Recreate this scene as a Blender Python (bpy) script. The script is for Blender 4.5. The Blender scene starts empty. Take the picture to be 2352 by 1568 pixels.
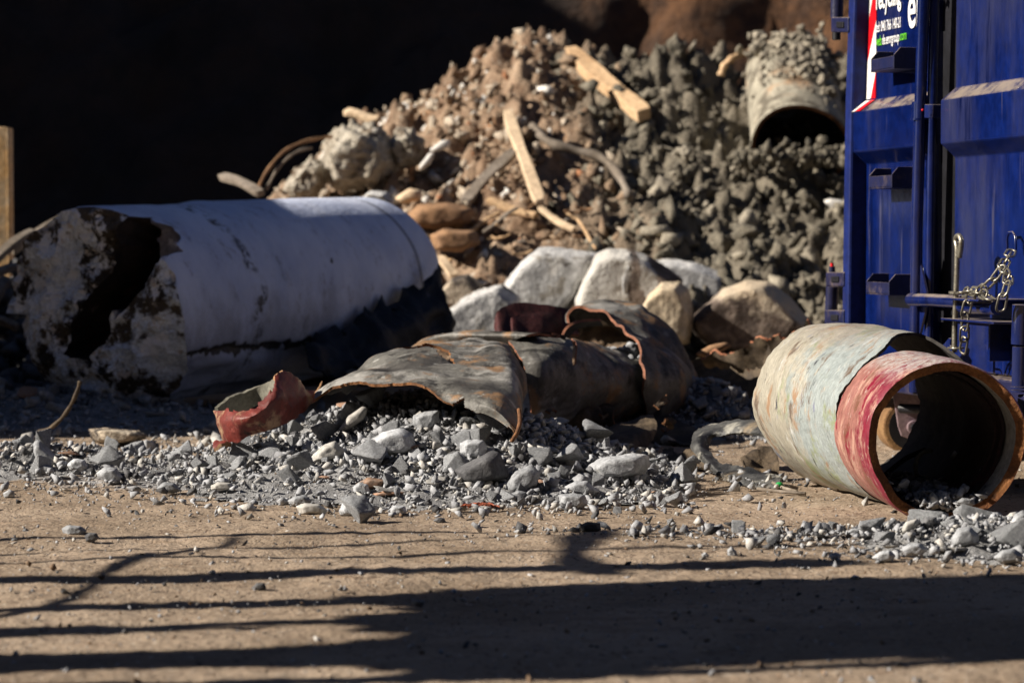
import bpy, bmesh, math, random
import numpy as np
from mathutils import Vector, Matrix, noise as mnoise

random.seed(7); rng = np.random.default_rng(7)
scene = bpy.context.scene
# ---------------------------------------------------------------- camera
CAMZ = 0.58; PITCH = math.radians(2.4); FPX = 5553.0   # focal length in units of the 2352-px wide measure
cd = bpy.data.cameras.new('camera'); cam = bpy.data.objects.new('camera', cd)
scene.collection.objects.link(cam); scene.camera = cam
cam.location = (0, 0, CAMZ); cam.rotation_euler = (math.radians(90) - PITCH, 0, 0)
cd.lens = 85; cd.sensor_width = 36; cd.clip_start = 0.1; cd.clip_end = 500
cd.dof.use_dof = True; cd.dof.focus_distance = 5.35; cd.dof.aperture_fstop = 5.0
# ---------------------------------------------------------------- light
EL = math.radians(30); K = 0.15
hx, hy = 1 / math.hypot(1, K), K / math.hypot(1, K)
LD = Vector((hx * math.cos(EL), hy * math.cos(EL), -math.sin(EL)))
w = bpy.data.worlds.new('World'); scene.world = w; w.use_nodes = True
wn = w.node_tree; sky = wn.nodes.new('ShaderNodeTexSky'); sky.sky_type = 'NISHITA'; sky.sun_disc = False
sky.sun_elevation = EL; sky.sun_rotation = math.atan2(-hx, -hy); sky.air_density = 0.34; sky.dust_density = 0.2; sky.ozone_density = 2.0
bg = wn.nodes['Background']; bg.inputs[1].default_value = 0.05
wn.links.new(sky.outputs[0], bg.inputs[0])
sl = bpy.data.lights.new('sun', 'SUN'); so = bpy.data.objects.new('sun', sl); scene.collection.objects.link(so)
sl.energy = 5.0; sl.angle = math.radians(0.5); sl.color = (1.0, 0.91, 0.79)
so.rotation_euler = LD.to_track_quat('-Z', 'Y').to_euler()
scene.view_settings.view_transform = 'Standard'; scene.view_settings.look = 'None'
scene.view_settings.exposure = 0.84; scene.view_settings.gamma = 1.0
scene.cycles.max_bounces = 6; scene.cycles.diffuse_bounces = 2

# ---------------------------------------------------------------- pixel <-> place
def P(px, py, d):
    x = (px - 1176) / FPX; y = (784 - py) / FPX
    cp, sp = math.cos(PITCH), math.sin(PITCH)
    v = Vector((x, cp + y * sp, -sp + y * cp)); s = d / v.y
    return Vector((v.x * s, d, CAMZ + v.z * s))
def G(px, py, z=0.0):
    v = P(px, py, 1.0) - Vector((0, 0, CAMZ)); s = (z - CAMZ) / v.z
    return Vector((v.x * s, v.y * s, z))

# ---------------------------------------------------------------- noise (vectorised)
def _h(ix, iy, iz):
    h = (ix.astype(np.int64) * 374761393 + iy.astype(np.int64) * 668265263 + iz.astype(np.int64) * 2147483647) & 0xffffffff
    h = ((h ^ (h >> 13)) * 1274126177) & 0xffffffff
    h = h ^ (h >> 16)
    return (h & 0xffff) / 32767.5 - 1
def vn(p):
    i = np.floor(p).astype(np.int64); f = p - i; f = f * f * (3 - 2 * f); r = 0
    for a in (0, 1):
        for b in (0, 1):
            for c in (0, 1):
                wgt = (f[:, 0] if a else 1 - f[:, 0]) * (f[:, 1] if b else 1 - f[:, 1]) * (f[:, 2] if c else 1 - f[:, 2])
                r = r + wgt * _h(i[:, 0] + a, i[:, 1] + b, i[:, 2] + c)
    return r
def fbm(p, o=4, g=0.5, seed=0):
    p = np.asarray(p, float) + seed * 17.31; s = 0; a = 1
    for k in range(o):
        s = s + a * vn(p * (2 ** k) + k * 5.7); a *= g
    return s
def billow(p, o=4, g=0.5, seed=0):
    p = np.asarray(p, float) + seed * 17.31; s = 0; a = 1
    for k in range(o):
        s = s + a * (np.abs(vn(p * (2 ** k) + k * 5.7)) * 2 - .6); a *= g
    return s

# ---------------------------------------------------------------- materials
def newmat(name):
    m = bpy.data.materials.new(name); m.use_nodes = True
    return m, m.node_tree, m.node_tree.nodes['Principled BSDF']
def c4(c): return (c[0], c[1], c[2], 1.0)
def setin(nt, sock, v):
    if isinstance(v, bpy.types.NodeSocket): nt.links.new(v, sock)
    elif isinstance(v, (tuple, list)): sock.default_value = c4(v) if len(sock.default_value) == 4 else v
    else: sock.default_value = v
def mapp(nt, src, sc=(1, 1, 1), loc=(0, 0, 0)):
    n = nt.nodes.new('ShaderNodeMapping'); nt.links.new(src, n.inputs[0]); n.inputs['Scale'].default_value = sc; n.inputs['Location'].default_value = loc
    return n.outputs[0]
def nz(nt, vec, scale, detail=6, rough=.6, dist=0.0):
    n = nt.nodes.new('ShaderNodeTexNoise'); nt.links.new(vec, n.inputs['Vector'])
    n.inputs['Scale'].default_value = scale; n.inputs['Detail'].default_value = detail; n.inputs['Roughness'].default_value = rough; n.inputs['Distortion'].default_value = dist
    return n.outputs['Fac']
def mr(nt, v, lo, hi, a=0., b=1.):
    n = nt.nodes.new('ShaderNodeMapRange'); n.interpolation_type = 'SMOOTHSTEP'; setin(nt, n.inputs[0], v)
    for i, q in zip((1, 2, 3, 4), (lo, hi, a, b)): n.inputs[i].default_value = q
    return n.outputs[0]
def mix(nt, f, a, b):
    n = nt.nodes.new('ShaderNodeMix'); n.data_type = 'RGBA'; setin(nt, n.inputs[0], f); setin(nt, n.inputs[6], a); setin(nt, n.inputs[7], b)
    return n.outputs[2]
def mt(nt, op, a, b=0.0):
    n = nt.nodes.new('ShaderNodeMath'); n.operation = op; setin(nt, n.inputs[0], a); setin(nt, n.inputs[1], b)
    return n.outputs[0]
def coords(nt, kind='Object'):
    return nt.nodes.new('ShaderNodeTexCoord').outputs[kind]
def attr(nt, name):
    n = nt.nodes.new('ShaderNodeAttribute'); n.attribute_name = name; return n
def addbump(nt, b, vec, bumps, stretch=(1, 1, 1)):
    prev = None
    for (sc, dist) in bumps:
        n = nt.nodes.new('ShaderNodeBump'); n.inputs['Distance'].default_value = dist; n.inputs['Strength'].default_value = 1.0
        nt.links.new(nz(nt, mapp(nt, vec, stretch), sc, 5, .65), n.inputs['Height'])
        if prev: nt.links.new(prev, n.inputs['Normal'])
        prev = n.outputs[0]
    if prev: nt.links.new(prev, b.inputs['Normal'])
def surf(name, c1, c2, scale, layers=(), rough=.85, bumps=(), coord='Object', rand=0.0, metallic=0.0, spec=.3, stretch=(1, 1, 1), dust=None, coat=0):
    m, nt, b = newmat(name); v = coords(nt, coord)
    if coord == 'Object' and rand:
        oi = nt.nodes.new('ShaderNodeObjectInfo'); va = nt.nodes.new('ShaderNodeVectorMath'); va.operation = 'ADD'
        nt.links.new(v, va.inputs[0]); sc = mt(nt, 'MULTIPLY', oi.outputs['Random'], 37.0); nt.links.new(sc, va.inputs[1]); v = va.outputs[0]
    col = mix(nt, mr(nt, nz(nt, mapp(nt, v, stretch), scale, 7, .62), .36, .64), c1, c2)
    if rand:
        oi = nt.nodes.new('ShaderNodeObjectInfo')
        n = nt.nodes.new('ShaderNodeHueSaturation'); nt.links.new(col, n.inputs['Color'])
        nt.links.new(mr(nt, oi.outputs['Random'], 0, 1, 1 - rand, 1 + rand), n.inputs['Value']); col = n.outputs[0]
    fine = mr(nt, nz(nt, v, scale * 9, 6, .75), .32, .68, .68, 1.22); hs = nt.nodes.new('ShaderNodeHueSaturation'); nt.links.new(col, hs.inputs['Color']); nt.links.new(fine, hs.inputs['Value']); col = hs.outputs[0]
    for i, L in enumerate(layers):
        c, sc, lo, hi = L[:4]; st = L[4] if len(L) > 4 else stretch
        col = mix(nt, mr(nt, nz(nt, mapp(nt, v, st, (i * 3.3 + 1.7, i * 1.9, i * .7)), sc, 6, .65), lo, hi), col, c)
    if dust:
        ge = nt.nodes.new('ShaderNodeNewGeometry'); sx = nt.nodes.new('ShaderNodeSeparateXYZ'); nt.links.new(ge.outputs['Normal'], sx.inputs[0])
        f = mt(nt, 'MULTIPLY', mr(nt, sx.outputs[2], dust[1], dust[2]), mr(nt, nz(nt, v, dust[3], 6, .7), .3, .6)); col = mix(nt, f, col, dust[0])
        rr = mt(nt, 'MAXIMUM', mt(nt, 'MULTIPLY', f, .8), rough); nt.links.new(rr, b.inputs['Roughness'])
    else: b.inputs['Roughness'].default_value = rough
    nt.links.new(col, b.inputs['Base Color']); b.inputs['Metallic'].default_value = metallic
    b.inputs['Specular IOR Level'].default_value = spec
    if coat: b.inputs['Coat Weight'].default_value = coat; b.inputs['Coat Roughness'].default_value = .12
    addbump(nt, b, v, bumps, stretch)
    return m

def worn(name, lu, lv, c_front, c_back, split, layers, rough=.5, bumps=(), spec=.4, slant=.25, dust=None):
    """paint on a round pipe: layered wear in unrolled metres (uv: u around, v along)"""
    m, nt, b = newmat(name); uv = coords(nt, 'UV'); sx = nt.nodes.new('ShaderNodeSeparateXYZ'); nt.links.new(uv, sx.inputs[0])
    cb = nt.nodes.new('ShaderNodeCombineXYZ'); nt.links.new(mt(nt, 'MULTIPLY', sx.outputs[1], lv), cb.inputs[1])
    nt.links.new(mt(nt, 'ADD', mt(nt, 'MULTIPLY', sx.outputs[0], lu), mt(nt, 'MULTIPLY', sx.outputs[1], slant * lv)), cb.inputs[0]); v = cb.outputs[0]
    n0 = nz(nt, v, 7, 8, .7); f = mr(nt, mt(nt, 'ADD', sx.outputs[1], mt(nt, 'MULTIPLY', mt(nt, 'SUBTRACT', n0, .5), 1.1)), split - .08, split + .08)
    col = mix(nt, f, c_front, c_back); fine = mr(nt, nz(nt, mapp(nt, v, (1, 2, 1)), 60, 8, .8), .3, .7, .62, 1.28)
    hs = nt.nodes.new('ShaderNodeHueSaturation'); nt.links.new(col, hs.inputs['Color']); nt.links.new(fine, hs.inputs['Value']); col = hs.outputs[0]
    for i, (c, sc, lo, hi, st) in enumerate(layers):
        col = mix(nt, mr(nt, nz(nt, mapp(nt, v, (1, st, 1), (i * 3.3 + 1.7, i * 1.9, 0)), sc, 10, .72), lo, hi), col, c)
    if dust:
        ge = nt.nodes.new('ShaderNodeNewGeometry'); sz = nt.nodes.new('ShaderNodeSeparateXYZ'); nt.links.new(ge.outputs['Normal'], sz.inputs[0])
        col = mix(nt, mt(nt, 'MULTIPLY', mr(nt, sz.outputs[2], dust[1], dust[2]), mr(nt, nz(nt, v, dust[3], 7, .75), .36, .6)), col, dust[0])
    nt.links.new(col, b.inputs['Base Color']); nt.links.new(mr(nt, nz(nt, v, 14, 6, .7), .35, .65, rough - .12, rough + .25), b.inputs['Roughness']); b.inputs['Specular IOR Level'].default_value = spec
    addbump(nt, b, v, bumps); return m

# ---------------------------------------------------------------- mesh plumbing
COL = scene.collection
def tag(o, label, cat, group=None, kind=None):
    if label: o['label'] = label
    if cat: o['category'] = cat
    if group: o['group'] = group
    if kind: o['kind'] = kind
    return o
def thing(name, label, cat, loc, group=None):
    o = bpy.data.objects.new(name, None); COL.objects.link(o); o.location = loc; o.empty_display_size = .1
    return tag(o, label, cat, group)
def link(name, me, mats, parent=None):
    for m in mats: me.materials.append(m)
    o = bpy.data.objects.new(name, me); COL.objects.link(o)
    if parent: o.parent = parent
    return o
def rootloc(parent):
    l = Vector((0, 0, 0))
    while parent is not None:
        l = l + parent.location; parent = parent.parent
    return l
def mk(name, V, F, mats, parent=None, smooth=False, mi=None, uv=None, origin=None):
    V = np.asarray(V, float)
    if not isinstance(mats, (list, tuple)): mats = [mats]
    if parent is not None: off = np.array(rootloc(parent))
    elif origin is not None: off = np.array(origin)
    else: off = np.array([(V[:, 0].min() + V[:, 0].max()) / 2, (V[:, 1].min() + V[:, 1].max()) / 2, V[:, 2].min()])
    me = bpy.data.meshes.new(name)
    if isinstance(F, np.ndarray):
        nf, k = F.shape
        me.vertices.add(len(V)); me.vertices.foreach_set('co', (V - off).ravel())
        me.loops.add(nf * k); me.loops.foreach_set('vertex_index', F.ravel().astype(np.int32))
        me.polygons.add(nf); me.polygons.foreach_set('loop_start', np.arange(0, nf * k, k, dtype=np.int32))
        me.update(calc_edges=True); me.validate()
    else:
        me.from_pydata((V - off).tolist(), [], [tuple(f) for f in F]); me.update()
    if mi is not None: me.polygons.foreach_set('material_index', np.asarray(mi, np.int32))
    if smooth: me.polygons.foreach_set('use_smooth', np.ones(len(me.polygons), bool))
    if uv is not None:
        L = me.uv_layers.new(name='UVMap'); vi = np.zeros(len(me.loops), np.int32); me.loops.foreach_get('vertex_index', vi)
        L.data.foreach_set('uv', np.asarray(uv, float)[vi].ravel())
    me.update()
    o = link(name, me, mats, parent)
    if parent is None: o.location = off
    return o

_ico = {}
def ico(n):
    if n not in _ico:
        bm = bmesh.new(); bmesh.ops.create_icosphere(bm, subdivisions=n, radius=1)
        _ico[n] = (np.array([v.co[:] for v in bm.verts]), np.array([[v.index for v in f.verts] for f in bm.faces])); bm.free()
    return _ico[n]
def hullplanes(k, r, lo=.6):
    """planes and mesh of a random angular block"""
    while True:
        n = r.normal(size=(k, 3)); n /= np.linalg.norm(n, axis=1)[:, None]; n *= r.uniform(lo, 1.0, k)[:, None]
        bm = bmesh.new()
        for q in n: bm.verts.new(q)
        g = bmesh.ops.convex_hull(bm, input=bm.verts); bm.normal_update()
        bmesh.ops.delete(bm, geom=[v for v in bm.verts if not v.link_faces], context='VERTS')
        N = np.array([f.normal[:] for f in bm.faces]); d = np.array([f.verts[0].co.dot(f.normal) for f in bm.faces])
        s = np.where(d < 0, -1, 1); N = N * s[:, None]; d = np.abs(d)
        bm.verts.index_update(); hv = np.array([v.co[:] for v in bm.verts]); hf = np.array([[v.index for v in f.verts] for f in bm.faces]); bm.free()
        if d.min() > .12: return N, d, hv, hf
def chipverts(seed, asp=(1, .8, .62), k=8):
    """coarse angular chip for the uncountable small stuff"""
    r = np.random.default_rng(seed); N, d, hv, hf = hullplanes(k, r, .55); c = hv.mean(axis=0); asp = (1.25, r.uniform(.6, 1), r.uniform(.35, .8))
    f = hf.copy()
    for i, t in enumerate(hf):
        a, b, e = hv[t]
        if np.dot(np.cross(b - a, e - a), (a + b + e) / 3 - c) < 0: f[i] = t[::-1]
    return hv * np.array(asp), f
def rockverts(sub, seed, k=12, asp=(1, .8, .6), rough=.035, lo=.62):
    r = np.random.default_rng(seed); D, F = ico(sub)
    N, dist, hv, hf = hullplanes(k, r, lo)
    q = D @ N.T; rad = np.where(q > .02, dist / np.maximum(q, .02), 9).min(axis=1)
    V = D * rad[:, None]
    V = V * (1 + rough * fbm(V * 2.6, 4, .6, seed % 97)[:, None] + rough * .3 * fbm(V * 12, 2, .6, seed % 89)[:, None])
    return V * np.array(asp), F
def rotm(seed):
    r = np.random.default_rng(seed); q = r.normal(size=4); q /= np.linalg.norm(q)
    a, b, c, d = q
    return np.array([[1 - 2 * (c * c + d * d), 2 * (b * c - a * d), 2 * (b * d + a * c)], [2 * (b * c + a * d), 1 - 2 * (b * b + d * d), 2 * (c * d - a * b)], [2 * (b * d - a * c), 2 * (c * d + a * b), 1 - 2 * (b * b + c * c)]])
def hullrock(pts3, sub=4, rough=.03, seed=1, amp=1.0):
    """convex stone spanned by world points, its skin roughened"""
    bm = bmesh.new()
    for p in pts3: bm.verts.new(p)
    r = bmesh.ops.convex_hull(bm, input=bm.verts)
    bm.normal_update(); c = Vector((0, 0, 0)); pts = [Vector(p) for p in pts3]
    for p in pts: c += p
    c /= len(pts)
    pl = [(f.normal.copy(), (f.verts[0].co - c).dot(f.normal)) for f in bm.faces if f.calc_area() > 1e-9]; bm.free()
    N = np.array([(n * (1 if d > 0 else -1))[:] for n, d in pl]); dd = np.array([abs(d) for n, d in pl])
    D, F = ico(sub); ext = np.ptp(np.array([p[:] for p in pts]), axis=0) / 2
    D = D * ext; D = D / np.linalg.norm(D, axis=1)[:, None]
    q = D @ N.T; R = np.where(q > .02, dd / np.maximum(q, .02), 99).min(axis=1)
    V = D * R[:, None]; s = ext.mean()
    V = V + D * (s * rough * (.8 * fbm(V / s * 2.0, 5, .62, seed) + .30 * billow(V / s * 6, 3, .6, seed + 3)))[:, None] * amp
    return V + np.array(c), F
def outline_rock(poly, d, t, front=.62, sub=4, rough=.03, seed=1, shift=(0, 0), fpts=None):
    """stone with a measured outline at distance d and thickness t (its front set back from the outline)"""
    cx = sum(p[0] for p in poly) / len(poly); cy = sum(p[1] for p in poly) / len(poly)
    pts = [P(x, y, d) for x, y in poly]
    for (x, y) in poly:
        pts.append(P(cx + (x - cx) * front + shift[0], cy + (y - cy) * front + shift[1], d - t / 2))
        pts.append(P(cx + (x - cx) * .75, cy + (y - cy) * .75, d + t / 2))
    if fpts: pts += [P(x, y, d + o) for x, y, o in fpts]
    return hullrock(pts, sub, rough, seed)

def catmull(C, n):
    """C [m,3] -> [n,3]"""
    C = np.asarray(C, float); m = len(C); t = np.linspace(0, m - 1, n); i = np.minimum(t.astype(int), m - 2); f = (t - i)[:, None]
    p = lambda k: C[np.clip(k, 0, m - 1)]
    p0, p1, p2, p3 = p(i - 1), p(i), p(i + 1), p(i + 2)
    return .5 * (2 * p1 + (p2 - p0) * f + (2 * p0 - 5 * p1 + 4 * p2 - p3) * f ** 2 + (3 * p1 - p0 - 3 * p2 + p3) * f ** 3)
def patchgrid(rows, nu, nv):
    R = np.array([catmull([tuple(P(*q)) if len(q) == 3 else q[:3] for q in r], nu) for r in rows])
    return np.array([catmull(R[:, j], nv) for j in range(nu)])          # [nu,nv,3]
def gridshell(name, G_, thick, mats, parent=None, closed=False, mask=None, dent=0.0, dscale=6, seed=1, origin=None, ragged=0.0, smooth=True, uvs=(1, 1), crease=0.0):
    """sheet of real thickness from a point grid; mats = outer, inner, rim"""
    A = np.array(G_, float); nu, nv, _ = A.shape
    if closed: du = np.roll(A, -1, 0) - np.roll(A, 1, 0)
    else: du = np.gradient(A, axis=0)
    dv = np.gradient(A, axis=1); Nn = np.cross(du, dv); Nn /= np.maximum(np.linalg.norm(Nn, axis=2), 1e-9)[..., None]
    if closed: cen_ = A.mean(axis=0, keepdims=True); sg = np.sign(np.sum(Nn * (A - cen_)))
    else: sg = np.sign(np.sum(Nn * (np.array([0, 0, CAMZ]) - A)))
    Nn = Nn * sg
    if not closed: thick = abs(thick)
    if dent: A = A + Nn * (dent * fbm(A.reshape(-1, 3) * dscale, 4, .5, seed)).reshape(nu, nv, 1)
    if crease:      # sharp folds
        q_ = A.reshape(-1, 3) * 4.2; A = A + Nn * (crease * (np.abs(fbm(q_, 2, .5, seed + 21)) + .5 * np.abs(fbm(q_ * 2.3, 2, .5, seed + 31)) - .5)).reshape(nu, nv, 1)
    if ragged:
        for j, s in ((0, 1), (nv - 1, -1)):
            t = (A[:, j + s] - A[:, j]); t /= np.maximum(np.linalg.norm(t, axis=1), 1e-9)[:, None]
            A[:, j] += t * (ragged * (fbm(A[:, j] * 16, 5, .7, seed + 9)))[:, None]
    th = thick if np.ndim(thick) == 0 else np.asarray(thick)[..., None]
    B = A - Nn * th
    if mask is None: mask = np.ones((nu if closed else nu - 1, nv - 1), bool)
    V = np.concatenate([A.reshape(-1, 3), B.reshape(-1, 3)]); off = nu * nv
    idx = lambda i, j: (i % nu) * nv + j
    F = []; mi = []; mu, mv = mask.shape
    for i in range(mu):
        for j in range(mv):
            if not mask[i, j]: continue
            a, b, c, d = idx(i, j), idx(i + 1, j), idx(i + 1, j + 1), idx(i, j + 1)
            F.append((a, b, c, d)); mi.append(0); F.append((d + off, c + off, b + off, a + off)); mi.append(1)
            for (p, q, ni, nj) in ((a, b, i, j - 1), (b, c, i + 1, j), (c, d, i, j + 1), (d, a, i - 1, j)):
                if closed: ni %= mu
                if not (0 <= ni < mu and 0 <= nj < mv) or not mask[ni, nj]:
                    F.append((q, p, p + off, q + off)); mi.append(2)
    uu, vv = np.meshgrid(np.linspace(0, uvs[0], nu), np.linspace(0, uvs[1], nv), indexing='ij')
    uv = np.stack([uu, vv], -1).reshape(-1, 2); uv = np.concatenate([uv, uv])
    o = mk(name, V, np.array(F), mats, parent, False, mi, uv, origin)
    if smooth:
        sm = np.array([m_ != 2 for m_ in mi]); o.data.polygons.foreach_set('use_smooth', sm)
        # hard edge where the rim starts
        try: o.data.set_sharp_from_angle(angle=math.radians(50))
        except Exception: pass
    return o
def tube(pts, rad, n=10, cap=True):
    """round bar through points -> V,F"""
    pts = [Vector(p) for p in pts]; V = []; F = []; up = Vector((0, 0, 1)); m = len(pts)
    rr = rad if isinstance(rad, (list, tuple, np.ndarray)) else [rad] * m; prev = None
    for i, p in enumerate(pts):
        t = (pts[min(i + 1, m - 1)] - pts[max(i - 1, 0)]).normalized()
        if prev is None: a = t.orthogonal().normalized()
        else: a = (prev - t * prev.dot(t)).normalized()
        prev = a; b = t.cross(a)
        for k in range(n):
            th = 2 * math.pi * k / n; V.append(p + (a * math.cos(th) + b * math.sin(th)) * rr[i])
    for i in range(m - 1):
        for k in range(n): F.append((i * n + k, i * n + (k + 1) % n, (i + 1) * n + (k + 1) % n, (i + 1) * n + k))
    if cap: F.append(tuple(range(n))[::-1]); F.append(tuple((m - 1) * n + k for k in range(n)))
    return [tuple(v) for v in V], F
def join(parts):
    V = []; F = []
    for v, f in parts:
        o = len(V); V += [tuple(q) for q in v]; F += [tuple(i + o for i in q) for q in f]
    return V, F
def boxm(c, ax, ay, az):
    """box from a centre and three half-axis vectors"""
    c, ax, ay, az = map(Vector, (c, ax, ay, az)); V = []
    for sx in (-1, 1):
        for sy in (-1, 1):
            for sz in (-1, 1): V.append(tuple(c + ax * sx + ay * sy + az * sz))
    F = [(0, 1, 3, 2), (4, 6, 7, 5), (0, 4, 5, 1), (2, 3, 7, 6), (0, 2, 6, 4), (1, 5, 7, 3)]
    return V, F
def bevel(o, wd=.002, seg=2):
    md = o.modifiers.new('bevel', 'BEVEL'); md.width = wd; md.segments = seg; md.limit_method = 'ANGLE'; md.angle_limit = .6

# ================================================================ materials in use
M = {}
M['rubble'] = surf('rubble', (.44, .455, .475), (.29, .30, .315), 9, [((.54, .54, .53), 14, .58, .72), ((.38, .32, .26), 5, .66, .78), ((.15, .15, .155), 9, .62, .7)], .95, [(60, .004), (220, .0015)], rand=.18)
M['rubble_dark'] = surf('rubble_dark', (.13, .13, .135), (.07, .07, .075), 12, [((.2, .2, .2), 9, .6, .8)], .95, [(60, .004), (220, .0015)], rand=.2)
M['slab'] = surf('slab', (.43, .415, .385), (.31, .30, .28), 8, [((.3, .28, .25), 20, .6, .8)], .9, [(80, .001)], rand=.15)
M['brick'] = surf('brick', (.42, .22, .13), (.30, .2, .14), 15, [((.45, .43, .4), 12, .52, .7)], .9, [(90, .001)], rand=.2)
M['clay_red'] = surf('clay_red', (.32, .08, .04), (.22, .07, .04), 20, [((.4, .3, .25), 18, .6, .8)], .85, [(90, .001)])
M['boulder'] = surf('boulder', (.58, .575, .565), (.44, .44, .44), 4, [((.26, .24, .21), 7, .53, .64), ((.64, .62, .59), 5, .56, .7), ((.12, .11, .1), 15, .62, .68)], .95, [(9, .010), (40, .008)], rand=.1)
M['boulder_tan'] = surf('boulder_tan', (.58, .47, .33), (.50, .42, .31), 3, [((.30, .25, .2), 7, .6, .75)], .93, [(14, .02), (60, .006)])
def split_mat(name, fn, la=(.56, .54, .50), lb=(.42, .40, .37)):
    m, nt, b = newmat(name); v = coords(nt); sx = nt.nodes.new('ShaderNodeSeparateXYZ'); nt.links.new(v, sx.inputs[0])
    light = mix(nt, mr(nt, nz(nt, v, 5, 8, .65), .4, .62), la, lb); dark = mix(nt, mr(nt, nz(nt, v, 12, 7, .7), .42, .62), (.07, .05, .04), (.20, .155, .125))
    f = fn(nt, v, sx.outputs); nt.links.new(mix(nt, f, light, dark), b.inputs['Base Color']); b.inputs['Roughness'].default_value = .95; addbump(nt, b, v, [(14, .02), (60, .006)]); return m
def _f1(nt, v, s):
    n_ = mt(nt, 'MULTIPLY', mt(nt, 'SUBTRACT', nz(nt, v, 9, 6, .7), .5), .12); x = mt(nt, 'ADD', s[0], n_); a = mr(nt, x, -.02, .0)
    band = mr(nt, mt(nt, 'ABSOLUTE', mt(nt, 'SUBTRACT', mt(nt, 'ADD', x, mt(nt, 'MULTIPLY', s[2], .15)), .10)), .018, .03); return mt(nt, 'MULTIPLY', a, band)
def _f2(nt, v, s):
    n_ = mt(nt, 'MULTIPLY', mt(nt, 'SUBTRACT', nz(nt, v, 10, 7, .75), .5), .35); z = mt(nt, 'ADD', mt(nt, 'SUBTRACT', s[2], mt(nt, 'MULTIPLY', s[0], -.35)), n_)
    return mr(nt, z, .235, .19)
M['boulder_split'] = split_mat('boulder_split', _f1); M['boulder_pitted'] = split_mat('boulder_pitted', _f2, (.52, .42, .30), (.46, .39, .30))
M['boulder_dark'] = surf('boulder_dark', (.42, .34, .25), (.5, .43, .34), 4, [((.06, .05, .045), 7, .47, .6), ((.55, .5, .45), 22, .62, .75)], .93, [(14, .03), (60, .008)])
M['cut_edge'] = surf('cut_edge', (.24, .11, .045), (.12, .055, .026), 30, [((.07, .035, .02), 18, .55, .7)], .9, [(150, .002)])
M['copper_edge'] = surf('copper_edge', (.30, .125, .07), (.15, .06, .035), 30, (), .75, [(150, .002)])
M['torn_steel'] = surf('torn_steel', (.15, .145, .13), (.07, .065, .058), 6, [((.30, .29, .27), 5, .50, .64, (1, 1, 2)), ((.24, .14, .07), 7, .51, .62), ((.025, .023, .02), 9, .54, .66), ((.3, .3, .28), 30, .6, .7)], .55, [(12, .006), (120, .0015)], spec=.4)
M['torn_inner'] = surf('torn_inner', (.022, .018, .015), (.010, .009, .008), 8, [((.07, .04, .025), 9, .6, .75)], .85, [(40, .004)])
M['torn_brown'] = surf('torn_brown', (.11, .08, .05), (.035, .026, .02), 9, [((.2, .14, .08), 8, .58, .74)], .8, [(20, .006), (120, .002)])
M['red_dark'] = surf('red_dark', (.06, .012, .012), (.03, .01, .01), 9, (), .7, [(40, .004)])
M['red_frag'] = surf('red_frag', (.17, .028, .02), (.10, .018, .014), 7, [((.32, .20, .12), 9, .52, .62), ((.025, .01, .008), 13, .57, .66), ((.36, .11, .09), 18, .58, .7)], .5, [(25, .004), (140, .001)], spec=.4)
M['frag_inner'] = surf('frag_inner', (.22, .21, .17), (.13, .125, .10), 8, [((.05, .05, .045), 12, .6, .7)], .9, [(50, .003)])
M['wood'] = surf('wood', (.60, .42, .25), (.45, .29, .16), 5, [((.28, .16, .08), 6, .6, .75, (1, 1, .2))], .8, [(30, .003)], stretch=(1, 1, .25), rand=.15)
M['wood_pale'] = surf('wood_pale', (.68, .52, .35), (.56, .42, .28), 5, (), .8, [(30, .003)])
M['wood_grey'] = surf('wood_grey', (.26, .22, .18), (.16, .13, .10), 6, [((.34, .3, .25), 12, .6, .8)], .9, [(30, .003)], rand=.15)
M['brown_slab'] = surf('brown_slab', (.33, .19, .10), (.24, .14, .08), 5, [((.42, .3, .2), 8, .6, .8)], .9, [(30, .004)])
M['white_scrap'] = surf('white_scrap', (.72, .70, .66), (.55, .53, .5), 9, (), .7, [(30, .002)])
M['mound'] = None
M['blue'] = surf('blue_paint', (.0018, .007, .060), (.0028, .011, .088), 3, [((.024, .028, .075), 2.6, .46, .66, (1, 1, .25)), ((.002, .005, .035), 16, .55, .68, (1, 1, .08)), ((.05, .05, .09), 40, .60, .72, (1, 1, .05))], .18, [(7, .002)], spec=.5, dust=((.20, .16, .13), .35, .8, 14), stretch=(1, 1, .35), coat=.35)  # the vertical violet-grey streaks are reflections put into the colour
M['blue_dusty'] = surf('blue_dusty', (.004, .008, .045), (.014, .014, .05), 4, [((.12, .09, .075), 9, .55, .75)], .45, [(30, .002)], spec=.4, dust=((.22, .17, .13), .3, .8, 18))
M['black_steel'] = surf('black_steel', (.012, .012, .016), (.006, .006, .008), 9, (), .5)
M['zinc'] = surf('zinc', (.34, .32, .26), (.22, .20, .16), 40, [((.16, .12, .08), 60, .58, .7)], .38, [(160, .0008)], metallic=.75)
M['sticker_white'] = surf('sticker_white', (.78, .77, .73), (.70, .69, .66), 8, (), .35)
M['sticker_red'] = surf('sticker_red', (.60, .006, .014), (.5, .006, .012), 8, (), .35)
M['letter_white'] = surf('letter_white', (.8, .8, .8), (.78, .78, .78), 8, (), .4)
M['letter_green'] = surf('letter_green', (.13, .55, .03), (.12, .5, .03), 8, (), .4)
M['hub_steel'] = surf('hub_steel', (.13, .085, .12), (.20, .14, .15), 9, [((.25, .14, .09), 14, .6, .75)], .55, [(60, .001)], spec=.5)
M['roller_rust'] = surf('roller_rust', (.26, .15, .065), (.17, .09, .04), 14, (), .85, [(60, .002)])
M['green_cap'] = surf('green_cap', (.01, .30, .06), (.01, .25, .05), 20, (), .4)
M['dark_wall'] = surf('dark_wall', (.05, .04, .035), (.035, .03, .028), 3, (), .9)

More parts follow.
